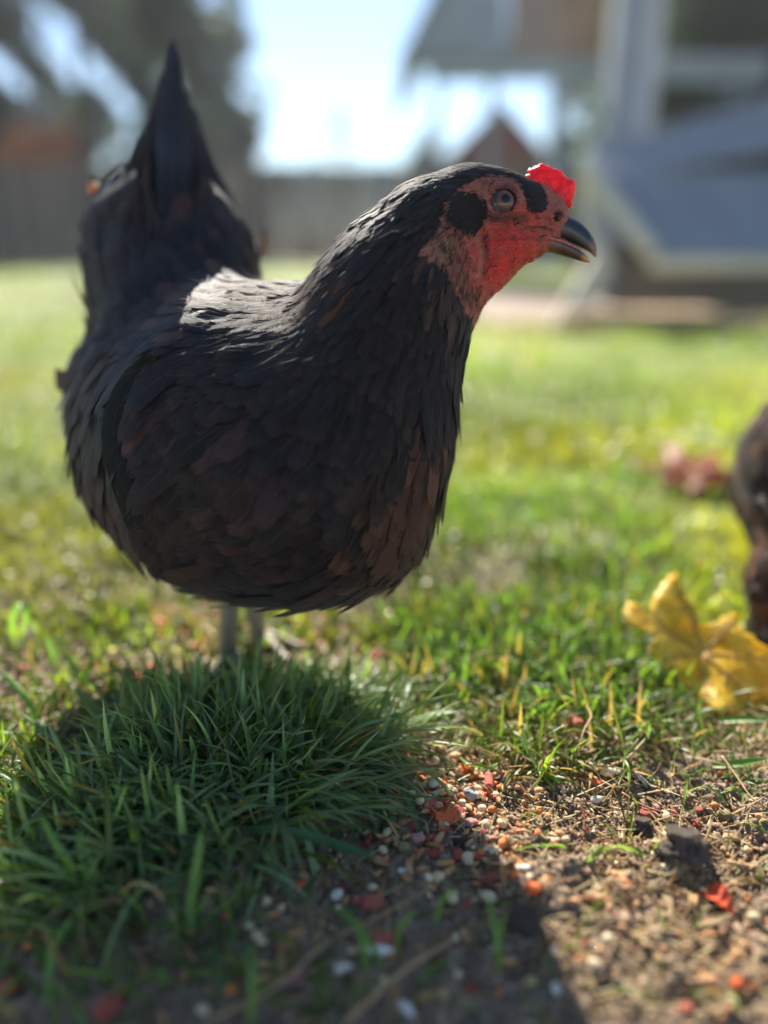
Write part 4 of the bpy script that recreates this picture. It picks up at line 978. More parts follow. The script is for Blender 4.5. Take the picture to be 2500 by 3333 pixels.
strew(12, 'millet_grain', 'orange', .0026, SHADE, 'tiny orange seed on the shaded dark soil', 'seed', 'orange seeds on the shaded soil')
strew(10, 'corn_chip', 'red', .0040, SHADE, 'small salmon red crumb on the shaded dark soil', 'corn chip', 'red crumbs on the shaded soil')
strew(18, 'sorghum_grain', 'cream', .0042, SHADE, 'cream seed on the shaded dark soil', 'seed', 'cream seeds on the shaded soil')
strew(40, 'wheat_grain', 'tan', .0062, PILE, 'tan grain lying in the heap of feed', 'grain', 'tan grains in the feed heap', .003)
strew(26, 'millet_grain', 'orange', .0032, PILE, 'tiny orange seed in the heap of feed', 'seed', 'orange seeds in the feed heap', .003)
strew(24, 'split_pea', 'cream', .0042, PILE, 'small round cream seed in the heap of feed', 'seed', 'round seeds in the feed heap', .003)
strew(50, 'wheat_grain', 'tan', .0068, MIDF, 'tan grain scattered in front of the heap of feed', 'grain', 'tan grains in front of the feed heap')
strew(16, 'sorghum_grain', 'cream', .0052, MIDF, 'cream seed scattered in front of the heap of feed', 'seed', 'cream seeds in front of the feed heap')
strew(12, 'corn_chip', 'red', .0055, MIDF, 'salmon crumb scattered in front of the heap of feed', 'corn chip', 'red crumbs in front of the feed heap')
strew(24, 'sorghum_grain', 'orange', .0042, MIDF, 'small orange seed scattered in front of the heap of feed', 'seed', 'orange seeds in front of the feed heap')
strew(14, 'wheat_grain', 'tan', .0058, BACK, 'tan grain caught in the thin grass behind the feed heap', 'grain', 'tan grains in the thin grass')
strew(8, 'corn_chip', 'red', .0046, BACK, 'dull red crumb in the thin grass behind the feed heap', 'corn chip', 'red crumbs in the thin grass')
strew(14, 'corn_chip', 'vivid', .008, [(380, 1960), (950, 1960), (1250, 2080), (560, 2170)], 'orange scrap of leaf in the litter behind the tuft', 'leaf scrap', 'orange leaf scraps in the litter', mesh='flake')
strew(12, 'corn_chip', 'cream', .008, [(380, 1960), (950, 1960), (1250, 2080), (560, 2170)], 'pale scrap of leaf in the litter behind the tuft', 'leaf scrap', 'pale leaf scraps in the litter', mesh='flake')

LAND = [(1442,2381,'grey white pebble'),(1296,2474,'orange red pellet beside the tuft'),(1424,2589,'broad kernel on the heap'),(1457,2608,'red pellet lying on the heap'),(1591,2562,'upright red pellet'),(1530,2592,'mottled oval stone'),
 (1438,2662,'large orange flake'),(1530,2676,'pinkish chip'),(1492,2726,'shrivelled husk'),(1602,2648,'round orange seed'),(1680,2575,'level tan grain'),(1700,2723,'glossy tan grain'),(1940,2548,'vivid orange curl'),(1988,2530,'broad pale kernel'),
 (2080,2543,'dark striped hull'),(1938,2613,'shiny white round seed'),(2106,2654,'salmon chip on dark soil'),(2166,2672,'bulb shaped seed'),(2358,2661,'mossy yellow pebble'),(2380,2734,'long glossy grain'),(1806,2742,'large cream kernel'),(1584,2762,'upright white kernel'),
 (1592,2868,'dark red dry flake'),(1714,2852,'sunlit white kernel'),(1315,2773,'speckled tan pea'),(1242,2824,'two end to end grains'),(1321,2851,'oval white seed'),(1730,2926,'glowing orange seed'),(1214,2950,'large salmon chip'),(1246,3078,'long salmon red chip'),
 (1662,3147,'blurred low tan grain'),(1726,3206,'pale green pea'),(1699,3012,'dark lump at the shadow edge'),(2225,2785,'large dark crumbly clod'),(2330,2940,'wilted orange petal'),(2147,2970,'kernel with an orange tip'),(2306,3216,'two stacked grains'),(1097,2921,'white egg shaped seed'),
 (739,3001,'round salmon seed'),(977,2896,'pinkish orange seed'),(1114,3162,'bottom white kernel'),(857,3195,'low green stem'),(754,3242,'orange seed at lower left'),(2420,2815,'flat pale stick'),(1960,2946,'paired tan and orange seeds'),(1240,2690,'chunky tan splinter'),(655,2720,'upright bright green blade'),
 (2330,2200,'yellow maple leaf'),(742,2050,'shaded hen leg'),(640,2110,'orange scrap by the leg'),(520,2030,'blurred orange red scrap'),(1225,2140,'blurred red chip')]
def name_strewn():
    DIR = ('right of', 'above and right of', 'above', 'above and left of', 'left of', 'below and left of', 'below', 'below and right of'); short = {'millet_grain': 'tiny {} seed', 'sorghum_grain': 'small {} seed', 'wheat_grain': '{} grain', 'corn_chip': '{} crumb', 'split_pea': 'round {} seed', 'flake': '{} scrap'}
    cols_ = {'tan_grain': 'tan', 'orange_grain': 'orange', 'cream_grain': 'cream', 'red_pellet': 'salmon red', 'vivid_orange_chip': 'bright orange'}
    opts = []
    for o in STREW:
        u, v, _ = uvd(np.array(o.location)[None]); u, v = float(u[0]), float(v[0]); k = o.data.name.split('.')[0]; ds = short[k].format(cols_[o.material_slots[0].material.name])
        for (lu, lv, ln) in LAND:
            dist = math.hypot(u - lu, v - lv)
            if dist < 260: opts.append((dist, o, ds, DIR[int(round(math.atan2(lv - v, u - lu) / (math.pi / 4))) % 8], ln))
    opts.sort(key=lambda t_: t_[0]); used = set(); done = set()
    for (dist, o, ds, dr, ln) in opts:
        if o.name in done or (ds, dr, ln) in used: continue
        used.add((ds, dr, ln)); done.add(o.name); o['label'] = '%s %s %s the %s' % (ds, 'just' if dist < 90 else 'next', dr, ln)
name_strewn()

# loose crumbs, chaff and straw that nobody could count
def lumps(name, n, poly, s0, s1, mat, cfun, base=IC1, soft=.02, flat=.8, rough_=.5):
    xy = scatter_poly(n, poly, soft); v, f = base; z = H(xy[:, 0], xy[:, 1]); s = s0 * (s1 / s0) ** (RNG.random(n) ** 2.0)
    V = v[None] * (1 + rough_ * RNG.normal(0, .35, (n, len(v), 1))) * RNG.uniform(.6, 1.2, (n, 1, 3)) * s[:, None, None] / 2
    V[:, :, 2] *= flat; V += np.stack([xy[:, 0], xy[:, 1], z + s * .15], 1)[:, None]
    F = (np.arange(n)[:, None, None] * len(v) + f[None]).reshape(-1, 3)
    o = link(name, mesh_np(name, V.reshape(-1, 3), F, True, cols={'col': np.repeat(cfun(n), len(v), 0)}), mat); return tag(o, kind='stuff')
t = NT('crumb_soil'); c = t.attr('col'); M_CRUMB = t.fin(t.pr(t.mix(.6, c, t.mix(1.0, c, t.ramp(t.noise(1500, 3), [(.3, .5), (.7, 1.5)]), 'MULTIPLY')), .9, t.bumpn(t.noise(1800, 3), .0003)))
ALLN = [(0, 2060), (2500, 2250), (2500, 3333), (0, 3333)]
crumbc = lambda n: s8(142, 122, 102) * RNG.uniform(.45, 1.6, (n, 1))
lumps('soil_crumbs', 18000, ALLN, .0006, .0034, M_CRUMB, crumbc, IC0, rough_=.8)
lumps('soil_crumbs', 4500, SUNNY, .0008, .0045, M_CRUMB, lambda n: s8(146, 124, 98) * RNG.uniform(.5, 1.4, (n, 1)), IC1, rough_=.9)
def chaffc(n):
    pal = np.array([s8(196, 160, 112), s8(168, 120, 78), s8(214, 196, 160), s8(150, 84, 60), s8(206, 120, 60), s8(120, 100, 76)]); return pal[RNG.integers(0, 6, n)] * RNG.uniform(.6, 1.2, (n, 1))
t = NT('chaff'); c = t.attr('col'); M_CHAFF = t.fin(t.pr(c, .6, None, Subsurface_Weight=.2, Subsurface_Radius=(.001, .0006, .0003), Subsurface_Scale=1))
lumps('chaff', 1500, SUNNY, .0008, .0032, M_CHAFF, chaffc, IC1, rough_=.3)
lumps('chaff', 700, BACK, .0008, .0032, M_CHAFF, chaffc, IC1, rough_=.3)
lumps('chaff', 500, PILE, .0008, .0030, M_CHAFF, chaffc, IC1, rough_=.3, soft=.008)
lumps('chaff', 350, SHADE, .0008, .0026, M_CHAFF, chaffc, IC1, rough_=.3)
lumps('chaff', 1100, [(0, 2080), (500, 2080), (420, 2400), (120, 2760), (0, 2900)], .001, .004, M_CHAFF, chaffc, IC1, rough_=.3)
lumps('leaf_litter', 1100, [(380, 1960), (950, 1960), (1250, 2080), (560, 2170)], .002, .007, M_CHAFF, lambda n: np.array([s8(210, 190, 60), s8(214, 96, 44), s8(190, 150, 110), s8(120, 80, 50)])[RNG.integers(0, 4, n)], IC1, flat=.25)
def straws(n, poly, L0, L1, w, cfun, name='straw', soft=.02):
    xy = scatter_poly(n, poly, soft); L = RNG.uniform(L0, L1, n)
    o = blades(name, xy, L, w * RNG.uniform(.5, 1.5, n), cfun(n), M_GRASS_DRY, 7, th0=RNG.uniform(1.1, 1.55, n), bend=RNG.normal(.15, .5, n), mid3=True, sink=-.002); return o
M_GRASS_DRY = grass_mat('dry_straw', .2, .6)
strawc = lambda n: np.array([s8(190, 156, 104), s8(150, 112, 72), s8(120, 84, 56), s8(208, 186, 140)])[RNG.integers(0, 4, n)] * RNG.uniform(.6, 1.1, (n, 1))
straws(420, BACK, .012, .034, .0010, strawc)
straws(900, SUNNY, .005, .022, .0009, strawc)
straws(260, SHADE, .006, .026, .0009, strawc)
straws(420, [(0, 2080), (520, 2060), (420, 2400), (120, 2760), (0, 2900)], .006, .024, .0011, strawc)
straws(200, [(2050, 2280), (2500, 2250), (2500, 2600), (2100, 2560)], .01, .035, .0010, strawc)
straws(190, TUFT, .01, .03, .0012, strawc)

# ---- single stems, blades and sprouts
M_STEM = simple('dry_stem', s8(150, 118, 82), s8(196, 164, 118), 300, .6, .0004, 700)
M_STEMD = simple('brown_stem', s8(110, 74, 52), s8(160, 112, 78), 300, .6, .0004, 700)
M_SPROUT = (lambda t: t.fin(t.mixs(.4, t.pr(t.ramp(t.noise(200, 3), [(.3, (.10, .22, .03)), (.7, (.16, .32, .05))]), .35), (lambda n: (setattr(n.inputs[0], 'default_value', (.30, .55, .06, 1)), n.outputs[0])[1])(t.n('ShaderNodeBsdfTranslucent')))))(NT('sprout_green'))
M_SPROUTD = (lambda t: t.fin(t.mixs(.35, t.pr(t.ramp(t.noise(200, 3), [(.3, (.045, .12, .04)), (.7, (.07, .17, .06))]), .4), (lambda n: (setattr(n.inputs[0], 'default_value', (.12, .30, .06, 1)), n.outputs[0])[1])(t.n('ShaderNodeBsdfTranslucent')))))(NT('blade_green'))
def stemline(name, pts, w, mat, label, cat, group=None, flat=.8):
    """pts: (u, v, height above the ground in mm)"""
    P3 = []
    for (u, v, h) in pts:
        r = AX_F + (u - 1250.0) / FPX * AX_R - (v - 1666.5) / FPX * AX_U; t_ = (h / 1000 + .004 - CZ) / r[2]; p = CAM + r * t_
        for _ in range(3): t_ = (h / 1000 + .0035 + float(low(p[0], p[1])) - CZ) / r[2]; p = CAM + r * t_
        P3.append(p)
    d = (P3[0] - CAM) @ AX_F; ws = [x * .5 * d / FPX for x in (w if np.ndim(w) else (w, w * .9, w * .35))]
    o = tube(name, P3, ws, mat, None, 6, flat); rebase(o, P3[0]); return tag(o, label, cat, group)
def leafline(name, pts, w, mat, label, cat, side=(1, .2, 0)):
    P3 = []
    for (u, v, h) in pts:
        r = AX_F + (u - 1250.0) / FPX * AX_R - (v - 1666.5) / FPX * AX_U; p = CAM + r * ((h / 1000 + .003 - CZ) / r[2])
        for _ in range(3): p = CAM + r * ((h / 1000 + .0025 + float(low(p[0], p[1])) - CZ) / r[2])
        P3.append(p)
    c = catmull(P3, 7); n = len(c); d = (P3[0] - CAM) @ AX_F; w0 = w * d / FPX; V = []; tan = np.gradient(c, axis=0); tan /= np.linalg.norm(tan, axis=1)[:, None]
    for k in range(n):
        s = np.array(side, float); s = s - tan[k] * s.dot(tan[k]); s /= np.linalg.norm(s); nn = np.cross(tan[k], s); t_ = k / (n - 1); ww = w0 * np.interp(t_, [0, .1, .5, .85, 1], [.6, .9, 1, .7, .05])
        V += [c[k] - s * ww / 2 + nn * ww * .12, c[k] - nn * ww * .08, c[k] + s * ww / 2 + nn * ww * .12]
    F = [[k*3+j, k*3+j+1, (k+1)*3+j+1, (k+1)*3+j] for k in range(n-1) for j in range(2)]
    o = link(name, mesh_np(name, V, F), mat); o.data.transform(Matrix.Translation(-Vector(P3[0]))); o.location = P3[0]; return tag(o, label, cat)
stemline('dry_stem', [(660, 3333, 3), (900, 3210, 6), (1050, 3080, 8), (1200, 3000, 6), (1330, 2930, 5), (1450, 2860, 3)], (10, 12, 9, 8, 5), M_STEM, 'long thin brown stem crossing the shaded soil from the bottom edge', 'stem')
stemline('dry_stem', [(1120, 3333, 4), (1230, 3230, 6), (1340, 3140, 6), (1480, 3055, 4)], (18, 20, 16, 10), M_STEM, 'thicker pale stem at the bottom, right of the long brown one', 'stem')
stemline('wood_splinter', [(1250, 2640, 5), (1275, 2690, 3), (1300, 2728, 1)], (10, 13, 9), M_STEM, 'chunky tan splinter leaning left of the orange flake', 'splinter')
stemline('dry_stem', [(1100, 2640, 6), (1160, 2655, 4), (1230, 2672, 3)], (5, 7, 4), M_STEMD, 'red brown straight stalk left of the splinter', 'stalk')
stemline('dry_stem', [(395, 2985, 1), (402, 2905, 10), (450, 2875, 16), (520, 2910, 14), (570, 3010, 6), (545, 3070, 1)], (14, 16, 16, 15, 10), M_STEM, 'tan dry blade curled into a loop at the left', 'dry blade')
stemline('dry_stem', [(385, 2590, 22), (410, 2650, 12), (445, 2720, 4)], (5, 16, 10), M_STEM, 'dry straw coloured blade tip hanging over the tuft', 'dry blade')
stemline('dry_stem', [(440, 3085, 2), (480, 3160, 2), (500, 3205, 1)], (12, 12, 7), M_STEMD, 'red brown stick lying on dark soil at the lower left', 'stick')
stemline('dry_stem', [(550, 3130, 1), (610, 3080, 2), (640, 3050, 2)], (8, 9, 6), M_STEMD, 'short tan stick right of the curled dry blade', 'stick')
stemline('dry_stem', [(90, 3040, 1), (150, 2990, 4), (200, 2950, 8)], (16, 18, 6), M_STEM, 'flat tan blade end pointing down at the far left', 'dry blade')
stemline('dry_stem', [(1060, 2370, 14), (1045, 2400, 8), (1110, 2445, 3), (1200, 2425, 4), (1270, 2400, 6)], (5, 6, 6, 5, 3), M_STEM, 'thin pale stem curling out of the tuft above the grains', 'stem')
stemline('dry_stem', [(1245, 2440, 3), (1310, 2400, 7), (1360, 2385, 8), (1430, 2410, 5), (1470, 2470, 2)], (5, 6, 6, 5, 3), M_STEM, 'thin arched tan stem over the bare patch beside the tuft', 'stem')
stemline('dry_stem', [(1880, 2460, 10), (1900, 2380, 18), (1925, 2330, 20), (1910, 2300, 20)], (7, 6, 5, 4), M_STEM, 'pale upright curved straw in the thin grass', 'straw')
stemline('dry_stem', [(1990, 2490, 3), (2040, 2470, 8), (2080, 2430, 14), (2100, 2405, 17)], (10, 11, 9, 4), M_STEM, 'frayed brown straw leaning right in the thin grass', 'straw')
stemline('dry_stem', [(2025, 2580, 2), (2100, 2625, 3), (2200, 2655, 3), (2250, 2662, 2)], (8, 8, 7, 5), M_STEMD, 'brown root lying across the soil below the striped hull', 'root')
stemline('dry_stem', [(2350, 2460, 8), (2400, 2530, 6), (2450, 2600, 4), (2500, 2630, 2)], (7, 7, 6, 6), M_STEM, 'grey straw slanting to the right edge above the mossy pebble', 'straw')
stemline('dry_stem', [(2370, 2806, 2), (2430, 2818, 2), (2470, 2822, 2)], (17, 18, 14), M_STEM, 'flat pale stick near the right edge below the clods', 'stick')
stemline('dry_stem', [(2005, 2755, 8), (1995, 2800, 3), (1975, 2850, 1)], (10, 10, 8), M_STEM, 'short whitish stalk standing by the green sprouts', 'stalk')
stemline('dry_stem', [(1885, 2600, 6), (1900, 2650, 3), (1905, 2680, 1)], (7, 7, 5), M_STEMD, 'short brown stalk standing left of the white seed', 'stalk')
stemline('dry_stem', [(2020, 2320, 6), (2060, 2280, 12), (2090, 2240, 18), (2080, 2190, 24)], (7, 7, 6, 3), M_STEM, 'thin dry stem rising in front of the yellow leaf', 'stem')
leafline('grass_blade', [(620, 3060, 0), (618, 2960, 10), (640, 2820, 26), (658, 2690, 40)], 34, M_SPROUT, 'broad bright green blade standing upright at the lower left', 'grass blade')
leafline('grass_blade', [(240, 2900, 4), (225, 2820, 18), (170, 2730, 30), (130, 2650, 38)], 28, M_SPROUT, 'bright green blade leaning left at the left side of the tuft', 'grass blade')
leafline('grass_blade', [(285, 2900, 4), (275, 2830, 16), (262, 2760, 24), (258, 2705, 30)], 20, M_SPROUT, 'bright green upright blade beside the left leaning one', 'grass blade')
leafline('grass_blade', [(620, 3010, 1), (650, 2960, 8), (685, 2900, 14)], 18, M_SPROUT, 'short bright blade branching right from the upright one', 'grass blade')
leafline('grass_blade', [(150, 3260, 2), (160, 3160, 10), (175, 3070, 18), (240, 2980, 22)], 26, M_SPROUT, 'bright curved blade standing at the bottom left', 'grass blade')
leafline('grass_blade', [(815, 3333, 4), (820, 3230, 14), (818, 3140, 22), (815, 3050, 28)], 22, M_SPROUT, 'straight green blade rising from the bottom edge to a cream seed', 'grass blade')
leafline('grass_blade', [(1190, 3170, 2), (1185, 3090, 12), (1160, 3010, 18), (1065, 2940, 20)], 22, M_SPROUT, 'green blade crossing the long stem below the salmon chip', 'grass blade')
leafline('grass_blade', [(1295, 3110, 2), (1300, 3030, 12), (1340, 2975, 18), (1400, 2960, 16)], 16, M_SPROUT, 'thin green sprout arching right of the salmon red chip', 'sprout')
leafline('grass_blade', [(1420, 3010, 2), (1430, 2960, 10), (1455, 2910, 18), (1500, 2890, 20)], 16, M_SPROUT, 'thin green sprout curling near the end of the long stem', 'sprout')
leafline('grass_blade', [(1625, 3160, 2), (1622, 3080, 12), (1605, 2990, 20), (1585, 2915, 26)], 20, M_SPROUT, 'two leaved green sprout low in the middle, left leaf', 'sprout')
leafline('grass_blade', [(1625, 3100, 4), (1630, 3030, 12), (1650, 2970, 18)], 16, M_SPROUT, 'two leaved green sprout low in the middle, right leaf', 'sprout')
leafline('grass_blade', [(800, 2700, 10), (950, 2710, 16), (1100, 2750, 10), (1230, 2800, 3)], 34, M_SPROUTD, 'long broad dark blade arching right over the shaded soil', 'grass blade', (0, 1, .3))
leafline('grass_blade', [(1180, 2480, 10), (1270, 2520, 14), (1330, 2600, 10), (1375, 2740, 2)], 22, M_SPROUTD, 'dark blade arching down to the left of the feed pile', 'grass blade')
leafline('grass_blade', [(1190, 2560, 6), (1195, 2620, 5), (1200, 2690, 3)], 20, M_SPROUTD, 'left of two dark blades hanging over the red pellets', 'grass blade')
leafline('grass_blade', [(1230, 2560, 6), (1240, 2630, 5), (1225, 2720, 3)], 20, M_SPROUTD, 'right of two dark blades hanging over the red pellets', 'grass blade')
leafline('grass_blade', [(2225, 2635, 1), (2230, 2580, 8), (2240, 2530, 14), (2215, 2498, 16)], 10, M_SPROUT, 'hooked bright green sprout on the soil at the right', 'sprout')
leafline('grass_blade', [(2235, 2580, 4), (2290, 2560, 9), (2340, 2585, 7), (2370, 2625, 3)], 9, M_SPROUT, 'thin bright sprout arching right from the hooked one', 'sprout')
leafline('grass_blade', [(2420, 2610, 1), (2415, 2580, 5), (2380, 2562, 7), (2350, 2580, 5)], 9, M_SPROUT, 'small bright sprout near the right edge', 'sprout')
leafline('grass_blade', [(2110, 2785, 1), (2050, 2762, 5), (1980, 2758, 8), (1905, 2790, 2)], 14, M_SPROUT, 'bright green arched sprout above the sunny crumbs', 'sprout')
leafline('grass_blade', [(1900, 2815, 1), (1930, 2790, 6), (1960, 2755, 8), (1900, 2775, 8)], 14, M_SPROUT, 'bright green sprout crossing below the arched one', 'sprout')
leafline('grass_blade', [(1680, 2766, 2), (1750, 2752, 7), (1820, 2750, 5), (1850, 2765, 2)], 12, M_SPROUT, 'bright green blade lying over the large cream kernel', 'sprout')
leafline('grass_blade', [(2080, 2370, 14), (2108, 2355, 20), (2105, 2400, 12), (2040, 2470, 4)], 12, M_SPROUT, 'pointed bright blade at the right end of the thin grass', 'grass blade')
leafline('grass_blade', [(1700, 2370, 16), (1720, 2450, 10), (1780, 2520, 5), (1860, 2560, 2)], 14, M_SPROUT, 'bright blade curving down through the thin grass', 'grass blade')
leafline('grass_blade', [(1490, 2460, 3), (1530, 2490, 6), (1590, 2495, 6), (1640, 2475, 5)], 12, M_SPROUT, 'bright blade curved like a smile above the feed pile', 'grass blade')
leafline('grass_blade', [(1690, 2360, 4), (1760, 2300, 14), (1830, 2270, 18), (1870, 2280, 16)], 13, M_SPROUT, 'bright blade slanting up right behind the feed pile', 'grass blade')
leafline('grass_blade', [(2320, 2490, 3), (2400, 2485, 8), (2500, 2470, 10)], 26, M_SPROUT, 'broad green blade entering from the right edge above the soil', 'grass blade', (0, 1, .4))
leafline('grass_blade', [(2340, 2345, 4), (2420, 2340, 9), (2500, 2345, 12)], 24, M_SPROUT, 'broad green blade below the yellow leaf at the right edge', 'grass blade', (0, 1, .4))
leafline('grass_blade', [(45, 2080, 10), (40, 2010, 30), (65, 1965, 40), (85, 2000, 34), (65, 2090, 10)], 22, M_SPROUT, 'glowing folded blade at the left edge behind the tuft', 'grass blade')
leafline('grass_blade', [(180, 2170, 2), (170, 2120, 12), (150, 2060, 24)], 24, M_SPROUT, 'short glowing blade leaning left over sunny soil', 'grass blade')
leafline('grass_blade', [(270, 2240, 2), (245, 2170, 12), (200, 2110, 20)], 20, M_SPROUT, 'glowing forked blade on the sunny soil, left arm', 'grass blade')
leafline('grass_blade', [(270, 2240, 2), (290, 2170, 12), (310, 2110, 20)], 18, M_SPROUT, 'glowing forked blade on the sunny soil, right arm', 'grass blade')
leafline('grass_blade', [(130, 2370, 2), (90, 2280, 14), (40, 2220, 20), (0, 2180, 24)], 22, M_SPROUT, 'glowing blade slanting in from the left edge', 'grass blade')
leafline('grass_blade', [(1230, 1950, 26), (1260, 2010, 14), (1330, 2030, 8), (1400, 2045, 4)], 18, M_SPROUT, 'bent glowing blade in front of the lawn right of the hen', 'grass blade')
# small clover seedlings by the tuft
for i, (u, v, lb) in enumerate(((1160, 2550, 'small round leaved seedling between the tuft and the feed'), (1255, 2690, 'two leaved pale seedling beside the splinter'), (1110, 2690, 'round leaved seedling under the long dark blade'), (770, 3180, 'tiny round leaved seedling at the lower left'))):
    g = G(u, v); e_ = tag(empty('seedling', g), lb, 'seedling')
    for j in range(4):
        a = 1.57 * j + .4 * i; d = np.array([math.cos(a), math.sin(a), 0]); tip = d * .006 + np.array([0, 0, .006 + .001 * j])
        st = tube('stalk', [np.zeros(3), tip * .5 + [0, 0, .002], tip], [.0004, .0003, .0003], M_SPROUT, e_, 5)
        v_, f_ = IC1; lf = link('leaf', mesh_np('leaf', v_ * [.0026, .0022, .0004] + tip + d * .002, f_), M_SPROUTD, e_)
# ================================================================== AUTUMN LEAVES
def maple(scale, lobes, n=150):
    """toothed, lobed leaf outline as a star-shaped polygon"""
    pts = []
    for k in range(n):
        th = 2 * math.pi * k / n; r = .40
        for (a, L, w) in lobes:
            d = (th - a + math.pi) % (2 * math.pi) - math.pi; r = max(r, L * (math.exp(-(abs(d) / (w * 1.75)) ** 1.25)) + .06)
        r *= 1 + .07 * math.sin(th * 31) * (r > .3) + .03 * math.sin(th * 13 + 1); pts.append(np.array([math.cos(th), math.sin(th)]) * r * scale)
    return pts
def leaf_thing(name, loc, X, Yv, scale, lobes, mat, label, curl=.25, stalk=True, smat=None):
    X = Vector(X).normalized(); Z = X.cross(Vector(Yv)).normalized(); Yv = Z.cross(X); o2 = maple(scale, lobes); m = len(o2); c = np.zeros(2)
    rings = 7; V = [(0, 0, 0)]; ang = []
    for r_ in range(1, rings + 1):
        f = r_ / rings
        for k, p in enumerate(o2): q = p * f; rr_ = np.linalg.norm(q) / scale; V.append((q[0], q[1], scale * (curl * rr_ ** 2 + .03 * math.sin(k * .25) * f + .03 * math.sin(q[0] / scale * 9) * math.cos(q[1] / scale * 8))))
    F = [(0, 1 + k, 1 + (k + 1) % m) for k in range(m)]; F4 = [(1+(r_-1)*m+k, 1+r_*m+k, 1+r_*m+(k+1) % m, 1+(r_-1)*m+(k+1) % m) for r_ in range(1, rings) for k in range(m)]
    M3 = Matrix((X, Yv, Z)).transposed(); th = empty(name, loc); tag(th, label, 'leaf')
    me = bpy.data.meshes.new('blade'); me.from_pydata([tuple(M3 @ Vector(v)) for v in V], [], F + F4); me.update(); me.polygons.foreach_set('use_smooth', [True]*len(me.polygons))
    bl = link('blade', me, mat, th); so_ = bl.modifiers.new('thickness', 'SOLIDIFY'); so_.thickness = .0004
    for (a, L, w) in lobes:
        ps = []
        for t_ in np.linspace(0, .92, 8):
            q = np.array([math.cos(a), math.sin(a)]) * L * t_ * scale; rr_ = np.linalg.norm(q) / scale
            ps.append(M3 @ Vector((q[0], q[1], scale * curl * rr_ ** 2 + .0006)))
        tube('vein', [np.array(p) for p in ps], [.0007, .0003], smat, th, 5, smoothed=False)
    if stalk: tube('stalk', [np.array(M3 @ Vector(p)) for p in ((0, 0, 0), (-.25*scale, -.3*scale, .05*scale), (-.4*scale, -.75*scale, .0))], [.0009, .0008, .0011], smat, th, 6)
    return th
def leafmat(name, c1, c2, c3, tr=.5):
    t = NT(name); c = t.ramp(t.noise(60, 5, .65), [(.30, c1), (.5, c2), (.68, c3)]); sp = t.ramp(t.noise(260, 3, .6), [(.60, 0), (.70, .6)]); c = t.mix(sp, c, s8(120, 70, 30)); c = t.mix(t.ramp(t.noise(700, 4, .7), [(.40, .35), (.6, 0)]), c, s8(150, 100, 30))
    p = t.pr(c, .45, t.bumpn(t.noise(150, 4), .0012), Specular_IOR_Level=.4); b = t.n('ShaderNodeBsdfTranslucent'); t.l(t.mix(1.0, c, (1.3, 1.3, .6), 'MULTIPLY'), b.inputs[0]); return t.fin(t.mixs(tr, p, b.outputs[0]))
M_YL = leafmat('yellow_leaf', s8(226, 184, 44), s8(244, 212, 60), s8(250, 228, 110))
M_RL = leafmat('red_leaf', s8(110, 26, 22), s8(160, 40, 28), s8(180, 110, 80))
M_VEIN = simple('leaf_vein', s8(190, 150, 70), s8(160, 110, 60), 200)
LB = [(1.57, 1.0, .22), (.75, .95, .2), (2.45, .85, .18), (-.05, .75, .15), (3.3, .62, .14), (4.4, .3, .16), (5.2, .4, .16)]
# the yellow leaf: its lower half rests on the grass, the lobes stand up behind
YO = [(2036,1962),(2064,1962),(2088,1984),(2112,2010),(2121,1958),(2150,1912),(2172,1880),(2196,1861),(2210,1890),(2217,1927),(2238,1948),(2259,1982),(2265,2024),(2296,2034),(2326,2026),(2356,2008),(2392,1994),(2406,2000),(2402,2036),(2440,2066),(2484,2100),(2540,2126),(2590,2180),(2560,2230),(2570,2290),(2500,2325),(2450,2318),(2420,2336),(2372,2318),(2344,2328),(2300,2300),(2271,2288),(2250,2250),(2211,2214),(2190,2180),(2157,2172),(2130,2140),(2109,2120),(2122,2096),(2127,2072),(2100,2040),(2074,2024),(2054,2038),(2030,2000)]
yo = []
for k in range(len(YO)):
    a, b2 = np.array(YO[k], float), np.array(YO[(k+1) % len(YO)], float)
    for q in range(4): e_ = a + (b2 - a) * q / 4; yo.append(e_ + (b2 - a)[::-1] * [1, -1] / (np.linalg.norm(b2 - a) + 1e-6) * (5 * math.sin(q * 1.9 + k) if q else 0))
YC = np.array([2290., 2125.])
def ypt(u, v, lift=0): return P(u, v, .474 + max(2325 - v, -20) * .00014 + .0016 * math.sin(u * .021 + v * .008) + .0010 * math.sin(v * .05 - u * .02) - .00003 * max(0, v - 2150) * math.sin(u * .03) - lift)
yl = tag(empty('maple_leaf', ypt(*YC)), 'yellow maple leaf propped up in the grass at the right edge', 'leaf'); V = [ypt(*YC)]; m = len(yo); rg = 9
for r_ in range(1, rg + 1):
    for p in yo: q = YC + (p - YC) * (r_ / rg); V.append(ypt(q[0], q[1]))
F = [(0, 1 + k, 1 + (k + 1) % m) for k in range(m)] + [(1+(r_-1)*m+k, 1+r_*m+k, 1+r_*m+(k+1) % m, 1+(r_-1)*m+(k+1) % m) for r_ in range(1, rg) for k in range(m)]
me = bpy.data.meshes.new('blade'); me.from_pydata([tuple(v) for v in V], [], F); me.update(); me.polygons.foreach_set('use_smooth', [True]*len(me.polygons)); o = keep(link('blade', me, M_YL), yl); s_ = o.modifiers.new('thickness', 'SOLIDIFY'); s_.thickness = .0004
